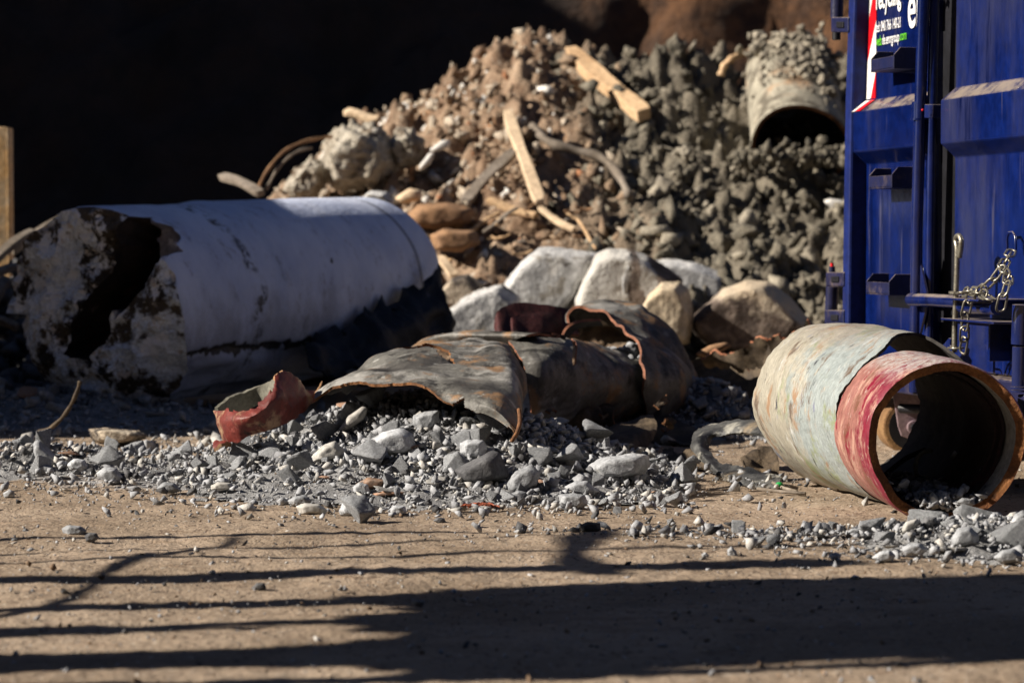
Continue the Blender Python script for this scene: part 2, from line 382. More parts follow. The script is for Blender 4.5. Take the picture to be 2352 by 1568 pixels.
# ---- ground: compacted tan dirt, grey cement dust where the rubble lies (attribute 'dust')
m, nt, b = newmat('ground_dirt'); v = coords(nt)
col = mix(nt, mr(nt, nz(nt, v, 2.2, 8, .6), .35, .65), (.255, .195, .14), (.375, .293, .218))
col = mix(nt, mr(nt, nz(nt, mapp(nt, v, (.6, 1.6, 1)), 16, 7, .65), .52, .72), col, (.24, .17, .115))
col = mix(nt, mr(nt, nz(nt, v, 70, 5, .7), .56, .64), col, (.13, .09, .065))
col = mix(nt, mr(nt, nz(nt, mapp(nt, v, (1, 1, 1), (9, 4, 0)), 80, 5, .7), .60, .68), col, (.50, .44, .37))
col = mix(nt, mr(nt, nz(nt, mapp(nt, v, (.5, 2.2, 1), (2, 8, 0)), 3.5, 6, .6), .54, .70), col, mix(nt, .5, col, (.20, .15, .11)))
da = attr(nt, 'dust').outputs['Fac']
dm = mr(nt, mt(nt, 'ADD', da, mt(nt, 'MULTIPLY', mt(nt, 'SUBTRACT', nz(nt, v, 11, 8, .7), .5), 1.6)), .30, .62)
col = mix(nt, dm, col, mix(nt, nz(nt, v, 60, 5, .7), (.30, .29, .29), (.42, .41, .40)))
nt.links.new(col, b.inputs['Base Color']); b.inputs['Roughness'].default_value = .95; b.inputs['Specular IOR Level'].default_value = .15
addbump(nt, b, v, [(5, .03), (34, .005), (120, .005)])
M['ground'] = m

# ---- heaps of rubble on the ground: x, y, sx, sy, height
HEAPS = [(-.24, 6.15, .28, .32, .180), (.06, 5.80, .28, .22, .06), (-.15, 5.55, .3, .15, .03), (-1.28, 6.0, .28, .16, .06),
         (.93, 4.56, .17, .13, .05), (.57, 7.4, .17, .19, .14), (-1.55, 7.9, .35, .3, .09), (.17, 7.2, .13, .15, .06)]
def hz(x, y):
    x = np.asarray(x, float); y = np.asarray(y, float); s = 0 * x
    for cx, cy, sx, sy, h in HEAPS: s = s + h * np.exp(-.5 * ((x - cx) / sx) ** 2 - .5 * ((y - cy) / sy) ** 2)
    return s
# zones where stones lie: x, y, sx, sy, share, mean size
ZONES = [(-.22, 5.95, .28, .32, .30), (.10, 5.60, .28, .20, .26), (-.45, 5.75, .30, .16, .08), (-1.15, 5.95, .22, .14, .12), (-.72, 5.70, .22, .07, .035),
         (.90, 4.52, .20, .12, .12), (.55, 4.72, .22, .06, .05), (.57, 7.35, .17, .20, .07), (-1.5, 7.8, .3, .3, .04), (.16, 7.2, .13, .16, .03)]
def zdens(x, y):
    s = 0 * x
    for cx, cy, sx, sy, a in ZONES: s = s + (a / .12) ** .3 * np.exp(-.5 * ((x - cx) / (sx * 1.15)) ** 2 - .5 * ((y - cy) / (sy * 1.15)) ** 2)
    return s
def axis_pts(segs):
    out = []
    for a, b_, n in segs: out += list(np.linspace(a, b_, n, endpoint=False))
    return np.array(out + [segs[-1][1]])
xs = axis_pts([(-150, -20, 8), (-20, -3, 12), (-3, -1.35, 16), (-1.35, 1.45, 300), (1.45, 3, 16), (3, 20, 12), (20, 150, 8)])
ys = axis_pts([(-60, 0, 6), (0, 2.9, 14), (2.9, 7, 380), (7, 10, 90), (10, 20, 20), (20, 200, 20)])
X, Y = np.meshgrid(xs, ys, indexing='ij'); p = np.stack([X, Y, 0 * X], -1).reshape(-1, 3)
near = np.exp(-((p[:, 0] / 4) ** 2) - ((p[:, 1] - 5) / 5) ** 2)
Z = near * (.012 * np.clip(fbm(p * np.array([.5, 3.2, 1]), 2, .5, 12), -1, 0) + .010 * fbm(p * np.array([1.2, 2.2, 1]), 3) + .0022 * fbm(p * 28, 3, .6, 3) + .003 * fbm(p * np.array([3, 9, 1]), 3, .5, 6))
V = np.column_stack([p[:, 0], p[:, 1], Z]); nx, ny = X.shape
i, j = np.meshgrid(np.arange(nx - 1), np.arange(ny - 1), indexing='ij'); a = (i * ny + j).ravel()
gr = mk('ground', V, np.column_stack([a, a + ny, a + ny + 1, a + 1]), M['ground'], smooth=True, origin=(0, 0, 0)); gr['kind'] = 'structure'
at = gr.data.attributes.new('dust', 'FLOAT', 'POINT'); _cl = np.where((p[:, 0] > .36) & (p[:, 1] > 4.95) & (p[:, 1] < 6.9), .25, 1.0)
at.data.foreach_set('value', _cl * np.clip(zdens(p[:, 0], p[:, 1]) * .50 + 2.2 * hz(p[:, 0], p[:, 1]), 0, 1.2).astype(np.float32))
def groundz(x, y):
    q = np.array([[x, y, 0.]]); n_ = math.exp(-((x / 4) ** 2) - ((y - 5) / 5) ** 2)
    return float(n_ * (.010 * fbm(q * np.array([1.2, 2.2, 1]), 3)[0])) + float(hz(x, y))

# ---- bed of fine rubble under the stones (uncountable)
def grid_sheet(x0, x1, y0, y1, st):
    xs = np.arange(x0, x1 + st, st); ys = np.arange(y0, y1 + st, st); X, Y = np.meshgrid(xs, ys, indexing='ij'); ny = len(ys)
    i, j = np.meshgrid(np.arange(len(xs) - 1), np.arange(ny - 1), indexing='ij'); a = (i * ny + j).ravel()
    return X.ravel(), Y.ravel(), np.column_stack([a, a + ny, a + ny + 1, a + 1])
gx, gy, gf = grid_sheet(-2.2, 1.6, 4.1, 9.2, .018)
g3 = np.column_stack([gx, gy, 0 * gx]); hh = hz(gx, gy)
gzv = hh + .012 * billow(g3 * 22, 4, .6, 2) * np.clip(hh / .03, 0, 1) - .012
keep = (gzv[gf] > .0).any(axis=1) & (hh[gf] > .006).any(axis=1) & ~((gx[gf] > .40) & (gy[gf] > 4.95) & (gy[gf] < 6.9)).any(axis=1)
M['bed'] = surf('rubble_bed', (.30, .30, .30), (.20, .20, .205), 14, [((.38, .37, .36), 25, .55, .75)], .97, [(60, .008), (220, .003)])
bed = mk('rubble_bed', np.column_stack([gx, gy, gzv]), gf[keep], M['bed'], smooth=False, origin=(0, 5.5, 0))
tag(bed, 'fine grey crushed concrete lying under the stones of every heap', 'gravel', kind='stuff')

def scatter_mesh(name, items, mats, sub=1, nproto=14, seedbase=500, mi=None, rough=.06):
    """many tiny stones in one mesh; items: (x,y,z,size,flat)"""
    protos = [chipverts(seedbase + k) if sub == 1 else rockverts(sub, seedbase + k, 11, (1, .85, .75), rough, .5) for k in range(nproto * (2 if sub == 1 else 1))]; nproto = len(protos)
    Vs = []; Fs = []; mis = []; o = 0
    for n_, (x, y, z, s, fl) in enumerate(items):
        pv, pf = protos[n_ % nproto]; R = rotm(seedbase * 7 + n_)
        q = (pv * s) @ R.T; q[:, 2] *= fl; Vs.append(q + (x, y, z)); Fs.append(pf + o); o += len(pv)
        if mi is not None: mis.append(np.full(len(pf), mi[n_]))
    return mk(name, np.concatenate(Vs), np.concatenate(Fs), mats, mi=np.concatenate(mis) if mi is not None else None, origin=(0, items[0][1], 0))
items = []; mis = []
zp = np.array([z[4] for z in ZONES]); zp = zp / zp.sum()
for k in range(14500):
    z = ZONES[rng.choice(len(ZONES), p=zp)]; x = rng.normal(z[0], z[2] * 1.15); y = rng.normal(z[1], z[3] * 1.2)
    s = min(.0030 * math.exp(abs(rng.normal(0, .85))), .020)
    if x > .40 and 4.95 < y < 6.9 and rng.random() < .93: continue
    items.append((x, y, groundz(x, y) + s * .42, s, .85)); mis.append(rng.choice([0, 0, 0, 0, 1, 2]))
for k in range(2600):      # coarser broken pieces in the shaded heaps
    c_ = [(.57, 7.35, .17, .20), (-1.5, 7.75, .34, .38), (.17, 7.2, .13, .15), (-.75, 7.1, .5, .25)][rng.choice(4, p=[.4, .32, .1, .18])]
    x = rng.normal(c_[0], c_[2]); y = rng.normal(c_[1], c_[3]); s = min(.005 * math.exp(abs(rng.normal(0, .8))), .045); items.append((x, y, groundz(x, y) + s * .3, s, .9)); mis.append(rng.choice([0, 0, 1]))
for k in range(620):      # broken pieces too many to single out on the middle heap
    x = rng.normal(-.06, .30); y = rng.normal(5.78, .25); s = rng.uniform(.010, .026); items.append((x, y, groundz(x, y) + s * .35, s, .9)); mis.append(rng.choice([0, 0, 1]))
for k in range(8000):
    d = rng.uniform(3.05, 7.2); x = rng.uniform(-.24, .24) * d; s = min(.0014 * math.exp(abs(rng.normal(0, .8))), .010)
    items.append((x, d, groundz(x, d) + s * .25, s, .75)); mis.append(rng.choice([0, 0, 1, 2, 3]))
M['rubble_s'] = surf('rubble_small', (.40, .41, .43), (.25, .255, .27), 7, [((.13, .13, .13), 3, .6, .7)], .95, [(220, .0015)])
M['rubble_sl'] = surf('rubble_light', (.5, .48, .45), (.36, .35, .33), 7, (), .95, [(220, .0015)])
M['dirt_s'] = surf('dirt_crumb', (.24, .16, .10), (.13, .09, .06), 7, (), .95, [(220, .0015)])
gs = scatter_mesh('gravel', items, [M['rubble_s'], M['rubble_sl'], M['rubble_dark'], M['dirt_s']], mi=mis)
tag(gs, 'fine grey grit and crumbs strewn between the stones and over the dirt', 'gravel', kind='stuff')

# ---- traced stones: name-label, outline box or polygon in the picture, distance, thickness, material
def ell(x0, y0, x1, y1, seed, n=9):
    r = random.Random(seed); cx, cy, a, c = (x0 + x1) / 2, (y0 + y1) / 2, (x1 - x0) / 2, (y1 - y0) / 2; ph = r.random() * 6.28
    out = []
    for k in range(n):
        t = ph + 2 * math.pi * (k + r.uniform(-.25, .25)) / n; f = r.uniform(.93, 1.12)
        out.append((cx + a * f * math.cos(t), cy + c * f * math.sin(t)))
    return out
def stone(name, label, cat, poly, d, mat, t=None, seed=1, rough=.04, group=None, front=.6, shift=(0, 0), fpts=None, sub=4):
    if len(poly) == 4 and not isinstance(poly[0], (tuple, list)): poly = ell(*poly, seed)
    if d < 7 and seed not in (53, 54, 55, 57, 59) and seed < 100:      # rest it on the heap or the dirt
        bx = sum(p_[0] for p_ in poly) / len(poly); by = max(p_[1] for p_ in poly); hh_ = by - min(p_[1] for p_ in poly)
        for dd_ in np.arange(4.0, 7.6, .02):
            q_ = P(bx, by - .12 * hh_, dd_)
            if q_.z <= groundz(q_.x, q_.y): d = dd_; break
    wpx = max(p_[0] for p_ in poly) - min(p_[0] for p_ in poly); t = t or wpx / FPX * d * .7
    V, F = outline_rock(poly, d, t, front, sub, rough, seed, shift, fpts)
    return tag(mk(name, V, F, M[mat]), label, cat, group)
def gd(y): return CAMZ * FPX / (y - 551.3) * 1.0
S = stone
S('rubble_stone', 'large rounded grey rubble stone high in the middle of the front heap', 'stone', [(848, 1010), (880, 990), (925, 982), (950, 995), (957, 1030), (935, 1048), (880, 1050), (846, 1040)], 5.72, 'rubble', seed=11)
S('rubble_stone', 'notched block with a peak low on the heap, darkened in colour for its shade', 'stone', [(1042, 1078), (1060, 1068), (1100, 1066), (1128, 1034), (1150, 1040), (1172, 1095), (1150, 1105), (1085, 1114), (1058, 1104)], 5.52, 'rubble_dark', seed=12, shift=(-4, 6), t=.10)  # dark material paints in the shade on this stone's front
S('rubble_stone', 'largest grey rubble boulder lying alone right of the heap', 'stone', [(1350, 1068), (1385, 1050), (1450, 1040), (1488, 1042), (1497, 1068), (1480, 1092), (1430, 1104), (1375, 1100), (1352, 1082)], 5.88, 'rubble', seed=13, rough=.06, t=.11)
S('rubble_stone', 'upright rough grey stone at right front of the heap beside flat slabs', 'stone', [(1165, 1110), (1185, 1080), (1220, 1066), (1243, 1085), (1232, 1115), (1205, 1140), (1170, 1130)], 5.5, 'rubble', seed=14, rough=.08)
S('rubble_stone', 'squared pale stone at the front right foot of the heap', 'stone', [(1284, 1135), (1315, 1131), (1345, 1136), (1350, 1158), (1335, 1172), (1298, 1172), (1283, 1155)], 5.22, 'rubble', seed=15)
S('rubble_stone', 'broad sloping grey stone behind the squared pale stone', 'stone', [(1294, 1118), (1320, 1104), (1350, 1104), (1376, 1128), (1360, 1142), (1310, 1136)], 5.42, 'rubble', seed=16)
S('rubble_stone', 'pointed stone with a white dusted top left on the heap', 'stone', [(716, 1046), (745, 1020), (770, 1012), (791, 1032), (788, 1052), (740, 1064), (720, 1060)], 5.66, 'slab', seed=17, rough=.06)
S('rubble_stone', 'grey wedge stone under the torn pipe lip near the heap top', 'stone', [(948, 955), (975, 945), (1009, 942), (1008, 968), (990, 993), (962, 990), (948, 975)], 5.9, 'rubble', seed=18)
S('concrete_shard', 'smooth pale tilted shard leaning at the upper left of the heap', 'slab', [(778, 985), (800, 955), (832, 933), (845, 936), (838, 960), (805, 985), (783, 997)], 5.88, 'slab', t=.04, seed=19, rough=.015)
S('rubble_stone', 'light topped grey block near the right top of the heap', 'stone', [(1056, 1018), (1072, 1009), (1112, 1010), (1119, 1030), (1110, 1055), (1075, 1058), (1056, 1040)], 5.72, 'rubble', seed=20)
S('rubble_stone', 'grey stone with a dark right side alone in front of the heap', 'stone', [(778, 1172), (788, 1152), (812, 1147), (850, 1172), (853, 1184), (800, 1187), (782, 1182)], 5.12, 'rubble', seed=21, t=.07)
S('rubble_stone', 'flat beige fronted stone, lower of the two at front left of the heap', 'stone', [(679, 1162), (700, 1154), (735, 1158), (753, 1170), (748, 1183), (690, 1182)], 5.12, 'slab', seed=22)
S('rubble_stone', 'rough grey stone just behind the flat beige fronted stone', 'stone', [(661, 1150), (675, 1138), (700, 1136), (717, 1148), (712, 1160), (670, 1161)], 5.27, 'rubble', seed=23, rough=.08)
S('rubble_stone', 'small rough grey stone alone in front of the heap centre', 'stone', [(890, 1172), (905, 1160), (930, 1161), (935, 1176), (920, 1184), (895, 1184)], 5.1, 'rubble', seed=24, rough=.07)
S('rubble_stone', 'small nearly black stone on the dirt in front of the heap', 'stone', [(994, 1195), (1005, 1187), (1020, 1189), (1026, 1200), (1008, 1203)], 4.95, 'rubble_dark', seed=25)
S('rubble_stone', 'rounded stone beside the orange tinted slab at the heap foot', 'stone', [(809, 1118), (825, 1106), (845, 1112), (850, 1130), (835, 1138), (812, 1132)], 5.33, 'rubble', seed=26)
S('concrete_shard', 'orange tinted flat slab at the front foot of the heap', 'slab', [(815, 1112), (845, 1095), (890, 1103), (880, 1120), (850, 1124)], 5.38, 'brick', t=.05, seed=27, rough=.01)
S('concrete_shard', 'thin dark topped slab lying at the very front of the heap', 'slab', [(852, 1134), (880, 1127), (930, 1129), (925, 1134), (880, 1140), (853, 1139)], 5.28, 'brick', t=.05, seed=28, rough=.01)
S('rubble_stone', 'tall spike shaped grey stone at the left edge of the picture', 'stone', [(76, 1015), (88, 1008), (110, 1028), (148, 1060), (140, 1068), (90, 1064), (78, 1045)], 5.98, 'rubble', seed=29, shift=(-8, 4))
S('rubble_stone', 'round topped grey stone right of centre in the left stone band', 'stone', [(221, 1085), (240, 1072), (268, 1074), (282, 1095), (272, 1112), (245, 1108), (224, 1095)], 5.68, 'rubble', seed=30)
S('rubble_stone', 'knobbly grey stone in the left stone band beside the spike', 'stone', [(150, 1068), (170, 1052), (195, 1055), (203, 1072), (185, 1083), (160, 1080)], 5.85, 'rubble', seed=31)
S('rubble_stone', 'lit grey stone directly below the spike shaped stone', 'stone', [(73, 1080), (95, 1064), (122, 1070), (118, 1088), (92, 1092)], 5.82, 'rubble', seed=32)
S('rubble_stone', 'smooth egg shaped grey stone at the right end of the left band', 'stone', [(360, 1120), (375, 1106), (400, 1108), (418, 1125), (400, 1133), (368, 1133)], 5.52, 'rubble', seed=33)
S('rubble_stone', 'single stone on the dirt below the left end of the stone band', 'stone', [(6, 1132), (22, 1123), (34, 1130), (34, 1142), (10, 1143)], 5.42, 'rubble', seed=34)
S('rubble_stone', 'light block with a dark right side between band and heap', 'stone', [(483, 1115), (500, 1106), (530, 1108), (545, 1120), (510, 1128), (485, 1124)], 5.52, 'slab', seed=35)
S('concrete_slab', 'broken slab with white top and rough dark side before the column', 'slab', [(201, 984), (240, 981), (320, 988), (341, 1000), (318, 1016), (260, 1024), (215, 1014)], 6.95, 'boulder_dark', t=.22, seed=36, rough=.06)
S('rubble_stone', 'pale grey stone, bigger of a touching pair on the open dirt at left', 'stone', [(141, 1214), (155, 1205), (185, 1207), (200, 1218), (190, 1230), (150, 1232)], 4.8, 'rubble', seed=37, rough=.07)
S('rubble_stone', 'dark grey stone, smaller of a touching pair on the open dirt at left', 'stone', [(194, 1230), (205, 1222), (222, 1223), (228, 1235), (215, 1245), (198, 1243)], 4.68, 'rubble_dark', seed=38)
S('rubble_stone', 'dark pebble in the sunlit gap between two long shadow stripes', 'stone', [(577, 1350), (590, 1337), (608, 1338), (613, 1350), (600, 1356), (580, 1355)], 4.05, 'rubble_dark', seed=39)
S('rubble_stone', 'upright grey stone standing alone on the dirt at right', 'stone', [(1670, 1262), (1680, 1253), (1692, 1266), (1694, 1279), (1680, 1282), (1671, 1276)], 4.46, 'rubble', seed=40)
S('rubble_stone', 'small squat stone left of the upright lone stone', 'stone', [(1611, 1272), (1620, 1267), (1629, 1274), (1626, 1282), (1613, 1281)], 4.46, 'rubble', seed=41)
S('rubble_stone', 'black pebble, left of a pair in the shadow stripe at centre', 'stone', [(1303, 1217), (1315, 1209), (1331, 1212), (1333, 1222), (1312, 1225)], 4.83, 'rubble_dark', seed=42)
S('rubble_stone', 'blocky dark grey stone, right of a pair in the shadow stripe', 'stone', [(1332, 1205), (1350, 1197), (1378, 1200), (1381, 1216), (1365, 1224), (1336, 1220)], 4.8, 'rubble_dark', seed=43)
S('rubble_stone', 'rough grey stone at the near right foot of the heap', 'stone', [(1170, 1135), (1190, 1125), (1210, 1130), (1205, 1148), (1178, 1150)], 5.3, 'rubble', seed=44)
S('rubble_stone', 'biggest grey stone in the heap below the red rimmed pipe', 'stone', [(2184, 1235), (2200, 1212), (2228, 1208), (2250, 1228), (2248, 1250), (2215, 1258), (2188, 1252)], 4.5, 'rubble', seed=45)
S('concrete_shard', 'flat smooth grey shard leaning on the lower pipe rim', 'slab', [(2067, 1222), (2080, 1198), (2108, 1189), (2112, 1200), (2096, 1220), (2075, 1228)], 4.72, 'slab', t=.04, seed=46, rough=.015)
S('rubble_stone', 'front left stone of the heap below the pipe mouth', 'stone', [(2001, 1280), (2020, 1266), (2045, 1262), (2058, 1275), (2050, 1290), (2022, 1294)], 4.3, 'rubble', seed=47)
S('rubble_stone', 'tall round stone cut by the right edge of the picture', 'stone', [(2319, 1200), (2330, 1180), (2350, 1171), (2375, 1185), (2378, 1222), (2340, 1226)], 4.62, 'rubble', seed=48)
S('rubble_stone', 'broad grey stone low at the right edge of the picture', 'stone', [(2281, 1280), (2300, 1262), (2330, 1259), (2352, 1275), (2345, 1293), (2300, 1295)], 4.32, 'rubble', seed=49)
S('rubble_stone', 'rough lit stone in the middle of the heap below the pipe', 'stone', [(2066, 1262), (2085, 1247), (2115, 1246), (2132, 1262), (2115, 1278), (2080, 1276)], 4.42, 'rubble', seed=50, rough=.06)
S('concrete_shard', 'long thin tan shard lying across the heap below the pipe', 'slab', [(2133, 1258), (2160, 1254), (2222, 1257), (2224, 1264), (2170, 1269), (2136, 1266)], 4.38, 'slab', t=.04, seed=51, rough=.01)
S('concrete_shard', 'dark ribbed shard against the bottom of the pipe rim', 'slab', [(2112, 1208), (2125, 1188), (2150, 1186), (2155, 1200), (2130, 1216)], 4.66, 'rubble_dark', t=.04, seed=52, rough=.01)
S('rubble_stone', 'pale pointed stone standing inside the red pipe mouth', 'stone', [(2127, 1160), (2135, 1135), (2142, 1128), (2162, 1150), (2160, 1165), (2140, 1172)], 4.99, 'slab', seed=53)
S('rubble_stone', 'grey stone inside the pipe mouth right of the pale pointed one', 'stone', [(2166, 1135), (2180, 1121), (2206, 1122), (2208, 1142), (2185, 1150)], 5.08, 'rubble', seed=54)
S('rubble_stone', 'dark grey stone inside the pipe mouth left of the pale pointed one', 'stone', [(2098, 1150), (2106, 1126), (2124, 1124), (2132, 1142), (2118, 1160)], 5.05, 'rubble', seed=55)
S('rubble_stone', 'long flat grey stone on the strip of gravel leading to the pipe', 'stone', [(1940, 1225), (1955, 1213), (1978, 1213), (1980, 1222), (1960, 1230)], 4.82, 'rubble', seed=56)
S('rubble_stone', 'small split stone resting inside the pipe mouth at far right', 'stone', [(2197, 1152), (2210, 1142), (2236, 1146), (2240, 1158), (2215, 1166)], 4.96, 'rubble', seed=57)
S('rubble_stone', 'pyramid shaped stone left of the torn loop behind the pipe', 'stone', [(1628, 974), (1655, 935), (1668, 928), (1712, 965), (1716, 985), (1650, 990)], 7.3, 'rubble', seed=58)
S('brick_shard', 'orange brick chip stuck upright below the pipe rim', 'brick', [(2112, 1225), (2118, 1210), (2130, 1208), (2126, 1226)], 4.6, 'brick', t=.03, seed=59, rough=.01)

# ---- every other stone one can pick out, placed on the heaps
protos = []
for k in range(12):
    V, F = rockverts(4, 900 + k, 8, (1.1, rng.uniform(.65, .95), rng.uniform(.5, .8)), .045, .72); V = V * 1.25
    protos.append(mk('rubble_stone', V, F, M['rubble'], origin=(0, 0, 0)))
shard = []
for k in range(4):
    V, F = rockverts(3, 960 + k, 9, (1, .75, .16), .02, .75)
    shard.append(mk('concrete_shard', V, F, M['slab' if k % 2 else 'brick'], origin=(0, 0, 0)))
used = set()
def put(proto, x, y, z, s, seed, label, cat, group, mat=None, tilt=1.0):
    if proto.name in used:
        o = proto.copy(); COL.objects.link(o)
    else:
        o = proto; used.add(proto.name)
    r = random.Random(seed); o.location = (x, y, z); o.scale = (s, s, s)
    o.rotation_euler = (r.uniform(-.6, .6) * tilt, r.uniform(-.6, .6) * tilt, r.uniform(0, 6.28))
    return tag(o, label, cat, group)
NAMES = ['middle heap before the torn pipe', 'middle heap before the torn pipe', 'left flank of the middle heap', 'stone band at the left edge', 'thin stone trail left of the heap',
         'heap below the red rimmed pipe', 'gravel strip leading to the pipe', 'blue shaded heap behind the torn loop', 'shaded rubble beside the column foot', 'shaded pocket between the torn pipes']
cnt = 0; tries = 0; placed = []
while cnt < 255 and tries < 9000:
    tries += 1; zi = rng.choice(len(ZONES), p=zp); z = ZONES[zi]
    x = rng.normal(z[0], z[2] * .95); y = rng.normal(z[1], z[3] * .95); s = min(.0110 + rng.exponential(.0165), .054)
    if zi in (6, 4): s *= .7
    if x > .42 and 4.95 < y < 6.9: continue
    if any((x - a) ** 2 + (y - b_) ** 2 < ((s + c) * .62) ** 2 for a, b_, c in placed): continue
    placed.append((x, y, s)); zz = groundz(x, y)
    zx = (x - z[0]) / z[2]; zy = (y - z[1]) / z[3]
    big = 'small' if s < .018 else 'fist-sized' if s < .030 else 'large'
    hor = 'left side' if zx < -.45 else 'right side' if zx > .45 else 'middle'; dep = 'front' if zy < -.45 else 'back' if zy > .45 else 'centre'
    if cnt % 9 == 4:
        put(shard[rng.integers(4)], x, y, zz + s * .35, s * 1.25, cnt, big + ' flat shard, ' + dep + ' ' + hor + ' of the ' + NAMES[zi], 'slab', 'flat shards in the ' + NAMES[zi], tilt=.5)
    else:
        put(protos[rng.integers(12)], x, y, zz + s * .38, s, cnt, big + ' angular grey stone, ' + dep + ' ' + hor + ' of the ' + NAMES[zi], 'stone', 'grey stones in the ' + NAMES[zi])
    cnt += 1
for k, (px, py, s) in enumerate([(403, 1217, .010), (1135, 1250, .007), (1235, 1232, .008), (262, 1301, .009), (150, 1361, .010), (786, 1357, .009), (1445, 1240, .008), (1600, 1230, .009), (1920, 1190, .008),
                                 (1800, 1165, .010), (1520, 1085, .017), (1560, 1110, .014), (1590, 1070, .010), (1650, 1100, .012), (1560, 1148, .009), (2120, 1325, .009), (960, 1390, .012), (30, 1246, .012), (315, 1185, .011), (455, 1135, .012),
                                 (1380, 1165, .022), (1420, 1180, .014), (1400, 1130, .012), (1480, 1120, .010), (1190, 1165, .014), (560, 1170, .008), (430, 1218, .009), (60, 1220, .008), (1740, 1340, .008), (1010, 1340, .007)]):
    g_ = G(px, py); put(protos[k % 12], g_.x, g_.y, g_.z + s * .4, s, 300 + k, 'little lone stone on the open dirt, ' + ('left' if px < 700 else 'centre' if px < 1450 else 'right') + (', in front of' if py > 1200 else ', close to') + ' the rubble', 'stone', 'lone stones on the open dirt')
# red plastic scrap at the foot of the heap
tr = thing('plastic_scrap', 'frayed orange red twisted plastic scrap at the foot of the heap', 'scrap', tuple(G(1110, 1172)))
for k in range(7):
    r = random.Random(k); pts = [P(1050 + 100 * t + r.uniform(-4, 4), 1165 - 14 * math.sin(3.1 * t) * r.uniform(.1, 1) + r.uniform(-2, 3), 5.18 + r.uniform(-.02, .02)) for t in np.linspace(r.uniform(0, .3), r.uniform(.7, 1), 7)]
    V, F = tube(pts, .0016, 5); mk('strand', V, F, M['clay_red'], tr)
V, F = outline_rock([(1075, 1166), (1090, 1161), (1128, 1161), (1130, 1167), (1095, 1171)], 5.17, .03, .7, 3, .01, 5); mk('chip', V, F, M['slab'], tr)
for o in protos + shard:
    if o.name not in used: bpy.data.objects.remove(o)

# ================================================================ earth bank, mound
xs = axis_pts([(-60, -14, 12), (-14, 14, 190), (14, 60, 12)]); ts = np.linspace(0, 1, 60)
X, T = np.meshgrid(xs, ts, indexing='ij'); Yb = 20 + 7 * T + .6 * np.sin(X * .3); Zb = -.3 + 9.5 * T ** .8
p = np.stack([X, Yb, Zb], -1).reshape(-1, 3)
p[:, 1] += .12 * billow(p * .8, 3, .55, 4) + .07 * billow(p * 3.1, 2, .6, 7); p[:, 2] += .25 * fbm(p * 1.3, 4, .5, 6)
i, j = np.meshgrid(np.arange(len(xs) - 1), np.arange(59), indexing='ij'); a = (i * 60 + j).ravel()
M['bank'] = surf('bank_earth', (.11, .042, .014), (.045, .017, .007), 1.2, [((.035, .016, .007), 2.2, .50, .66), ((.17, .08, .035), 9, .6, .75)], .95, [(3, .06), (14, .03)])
m, nt, b = newmat('bank_earth_shade'); v = coords(nt); sx = nt.nodes.new('ShaderNodeSeparateXYZ'); nt.links.new(v, sx.inputs[0])
cl_ = mix(nt, mr(nt, nz(nt, v, 1.6, 8, .7), .4, .62), (.022, .013, .009), (.009, .006, .005)); cr_ = mix(nt, mr(nt, nz(nt, v, 4, 9, .75), .38, .62), (.13, .058, .022), (.045, .020, .009))  # near-black left, brown right: the bank's shade and sunlit part painted in
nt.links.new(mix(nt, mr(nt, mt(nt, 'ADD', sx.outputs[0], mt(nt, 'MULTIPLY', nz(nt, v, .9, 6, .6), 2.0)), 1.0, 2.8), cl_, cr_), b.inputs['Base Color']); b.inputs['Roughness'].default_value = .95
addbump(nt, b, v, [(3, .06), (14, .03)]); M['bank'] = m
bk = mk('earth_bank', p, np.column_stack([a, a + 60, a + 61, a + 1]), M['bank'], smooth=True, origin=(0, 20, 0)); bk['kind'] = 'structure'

RX = (np.array([300, 560, 600, 700, 760, 870, 1000, 1100, 1190, 1290, 1400, 1520, 1640, 1720, 1800, 1960, 2200]) - 1176) / FPX * 13.4
RZ = CAMZ + (551 - np.array([545, 490, 455, 395, 345, 272, 195, 130, 72, 100, 125, 125, 160, 195, 190, 175, 250])) / FPX * 13.4
def mz(x, y):
    x = np.asarray(x, float); y = np.asarray(y, float); r = np.interp(x * 13.4 / np.maximum(y, 12.2) * 1.0, RX, RZ)
    t = np.clip((y - 10.0) / 3.4, 0, 1); s = .06 + .94 * (t ** 1.05)
    back = np.clip((y - 13.4) / 2.5, 0, 1); edge = np.clip((x + 2.2) / .9, 0, 1)
    return r * s * (1 - back ** 1.3) * edge
def mzn(x, y):
    q = np.column_stack([x, y, 0 * x]); mud = np.clip((x - .25) / .5 + fbm(q * 1.5, 2) * .4, 0, 1)
    b_ = mz(x, y); return b_ + np.clip(b_ / .2, 0, 1) * (.085 * billow(q * 4.0, 4, .6, 8) + mud * .055 * billow(q * 9, 3, .6, 5) + .035 * fbm(q * 12, 3, .65, 2)), mud
gx, gy, gf = grid_sheet(-2.6, 3.0, 9.6, 14.6, .019)
zz, mud = mzn(gx, gy); keep = (zz[gf] > .02).any(axis=1)
m, nt, b = newmat('mound_earth'); v = coords(nt)
c_a = mix(nt, mr(nt, nz(nt, v, 5, 8, .65), .38, .62), (.36, .26, .18), (.20, .13, .085))
c_a = mix(nt, mr(nt, nz(nt, v, 13, 6, .65), .58, .68), c_a, (.52, .46, .38)); c_a = mix(nt, mr(nt, nz(nt, v, 3, 6, .65), .60, .72), c_a, (.26, .13, .06))
c_b = mix(nt, mr(nt, nz(nt, v, 6, 8, .65), .38, .62), (.20, .175, .135), (.13, .115, .09)); c_b = mix(nt, mr(nt, nz(nt, v, 12, 6, .65), .6, .72), c_b, (.27, .24, .19))
nt.links.new(mix(nt, attr(nt, 'mud').outputs['Fac'], c_a, c_b), b.inputs['Base Color']); b.inputs['Roughness'].default_value = .95; b.inputs['Specular IOR Level'].default_value = .12
addbump(nt, b, v, [(9, .05), (40, .015)]); M['mound'] = m
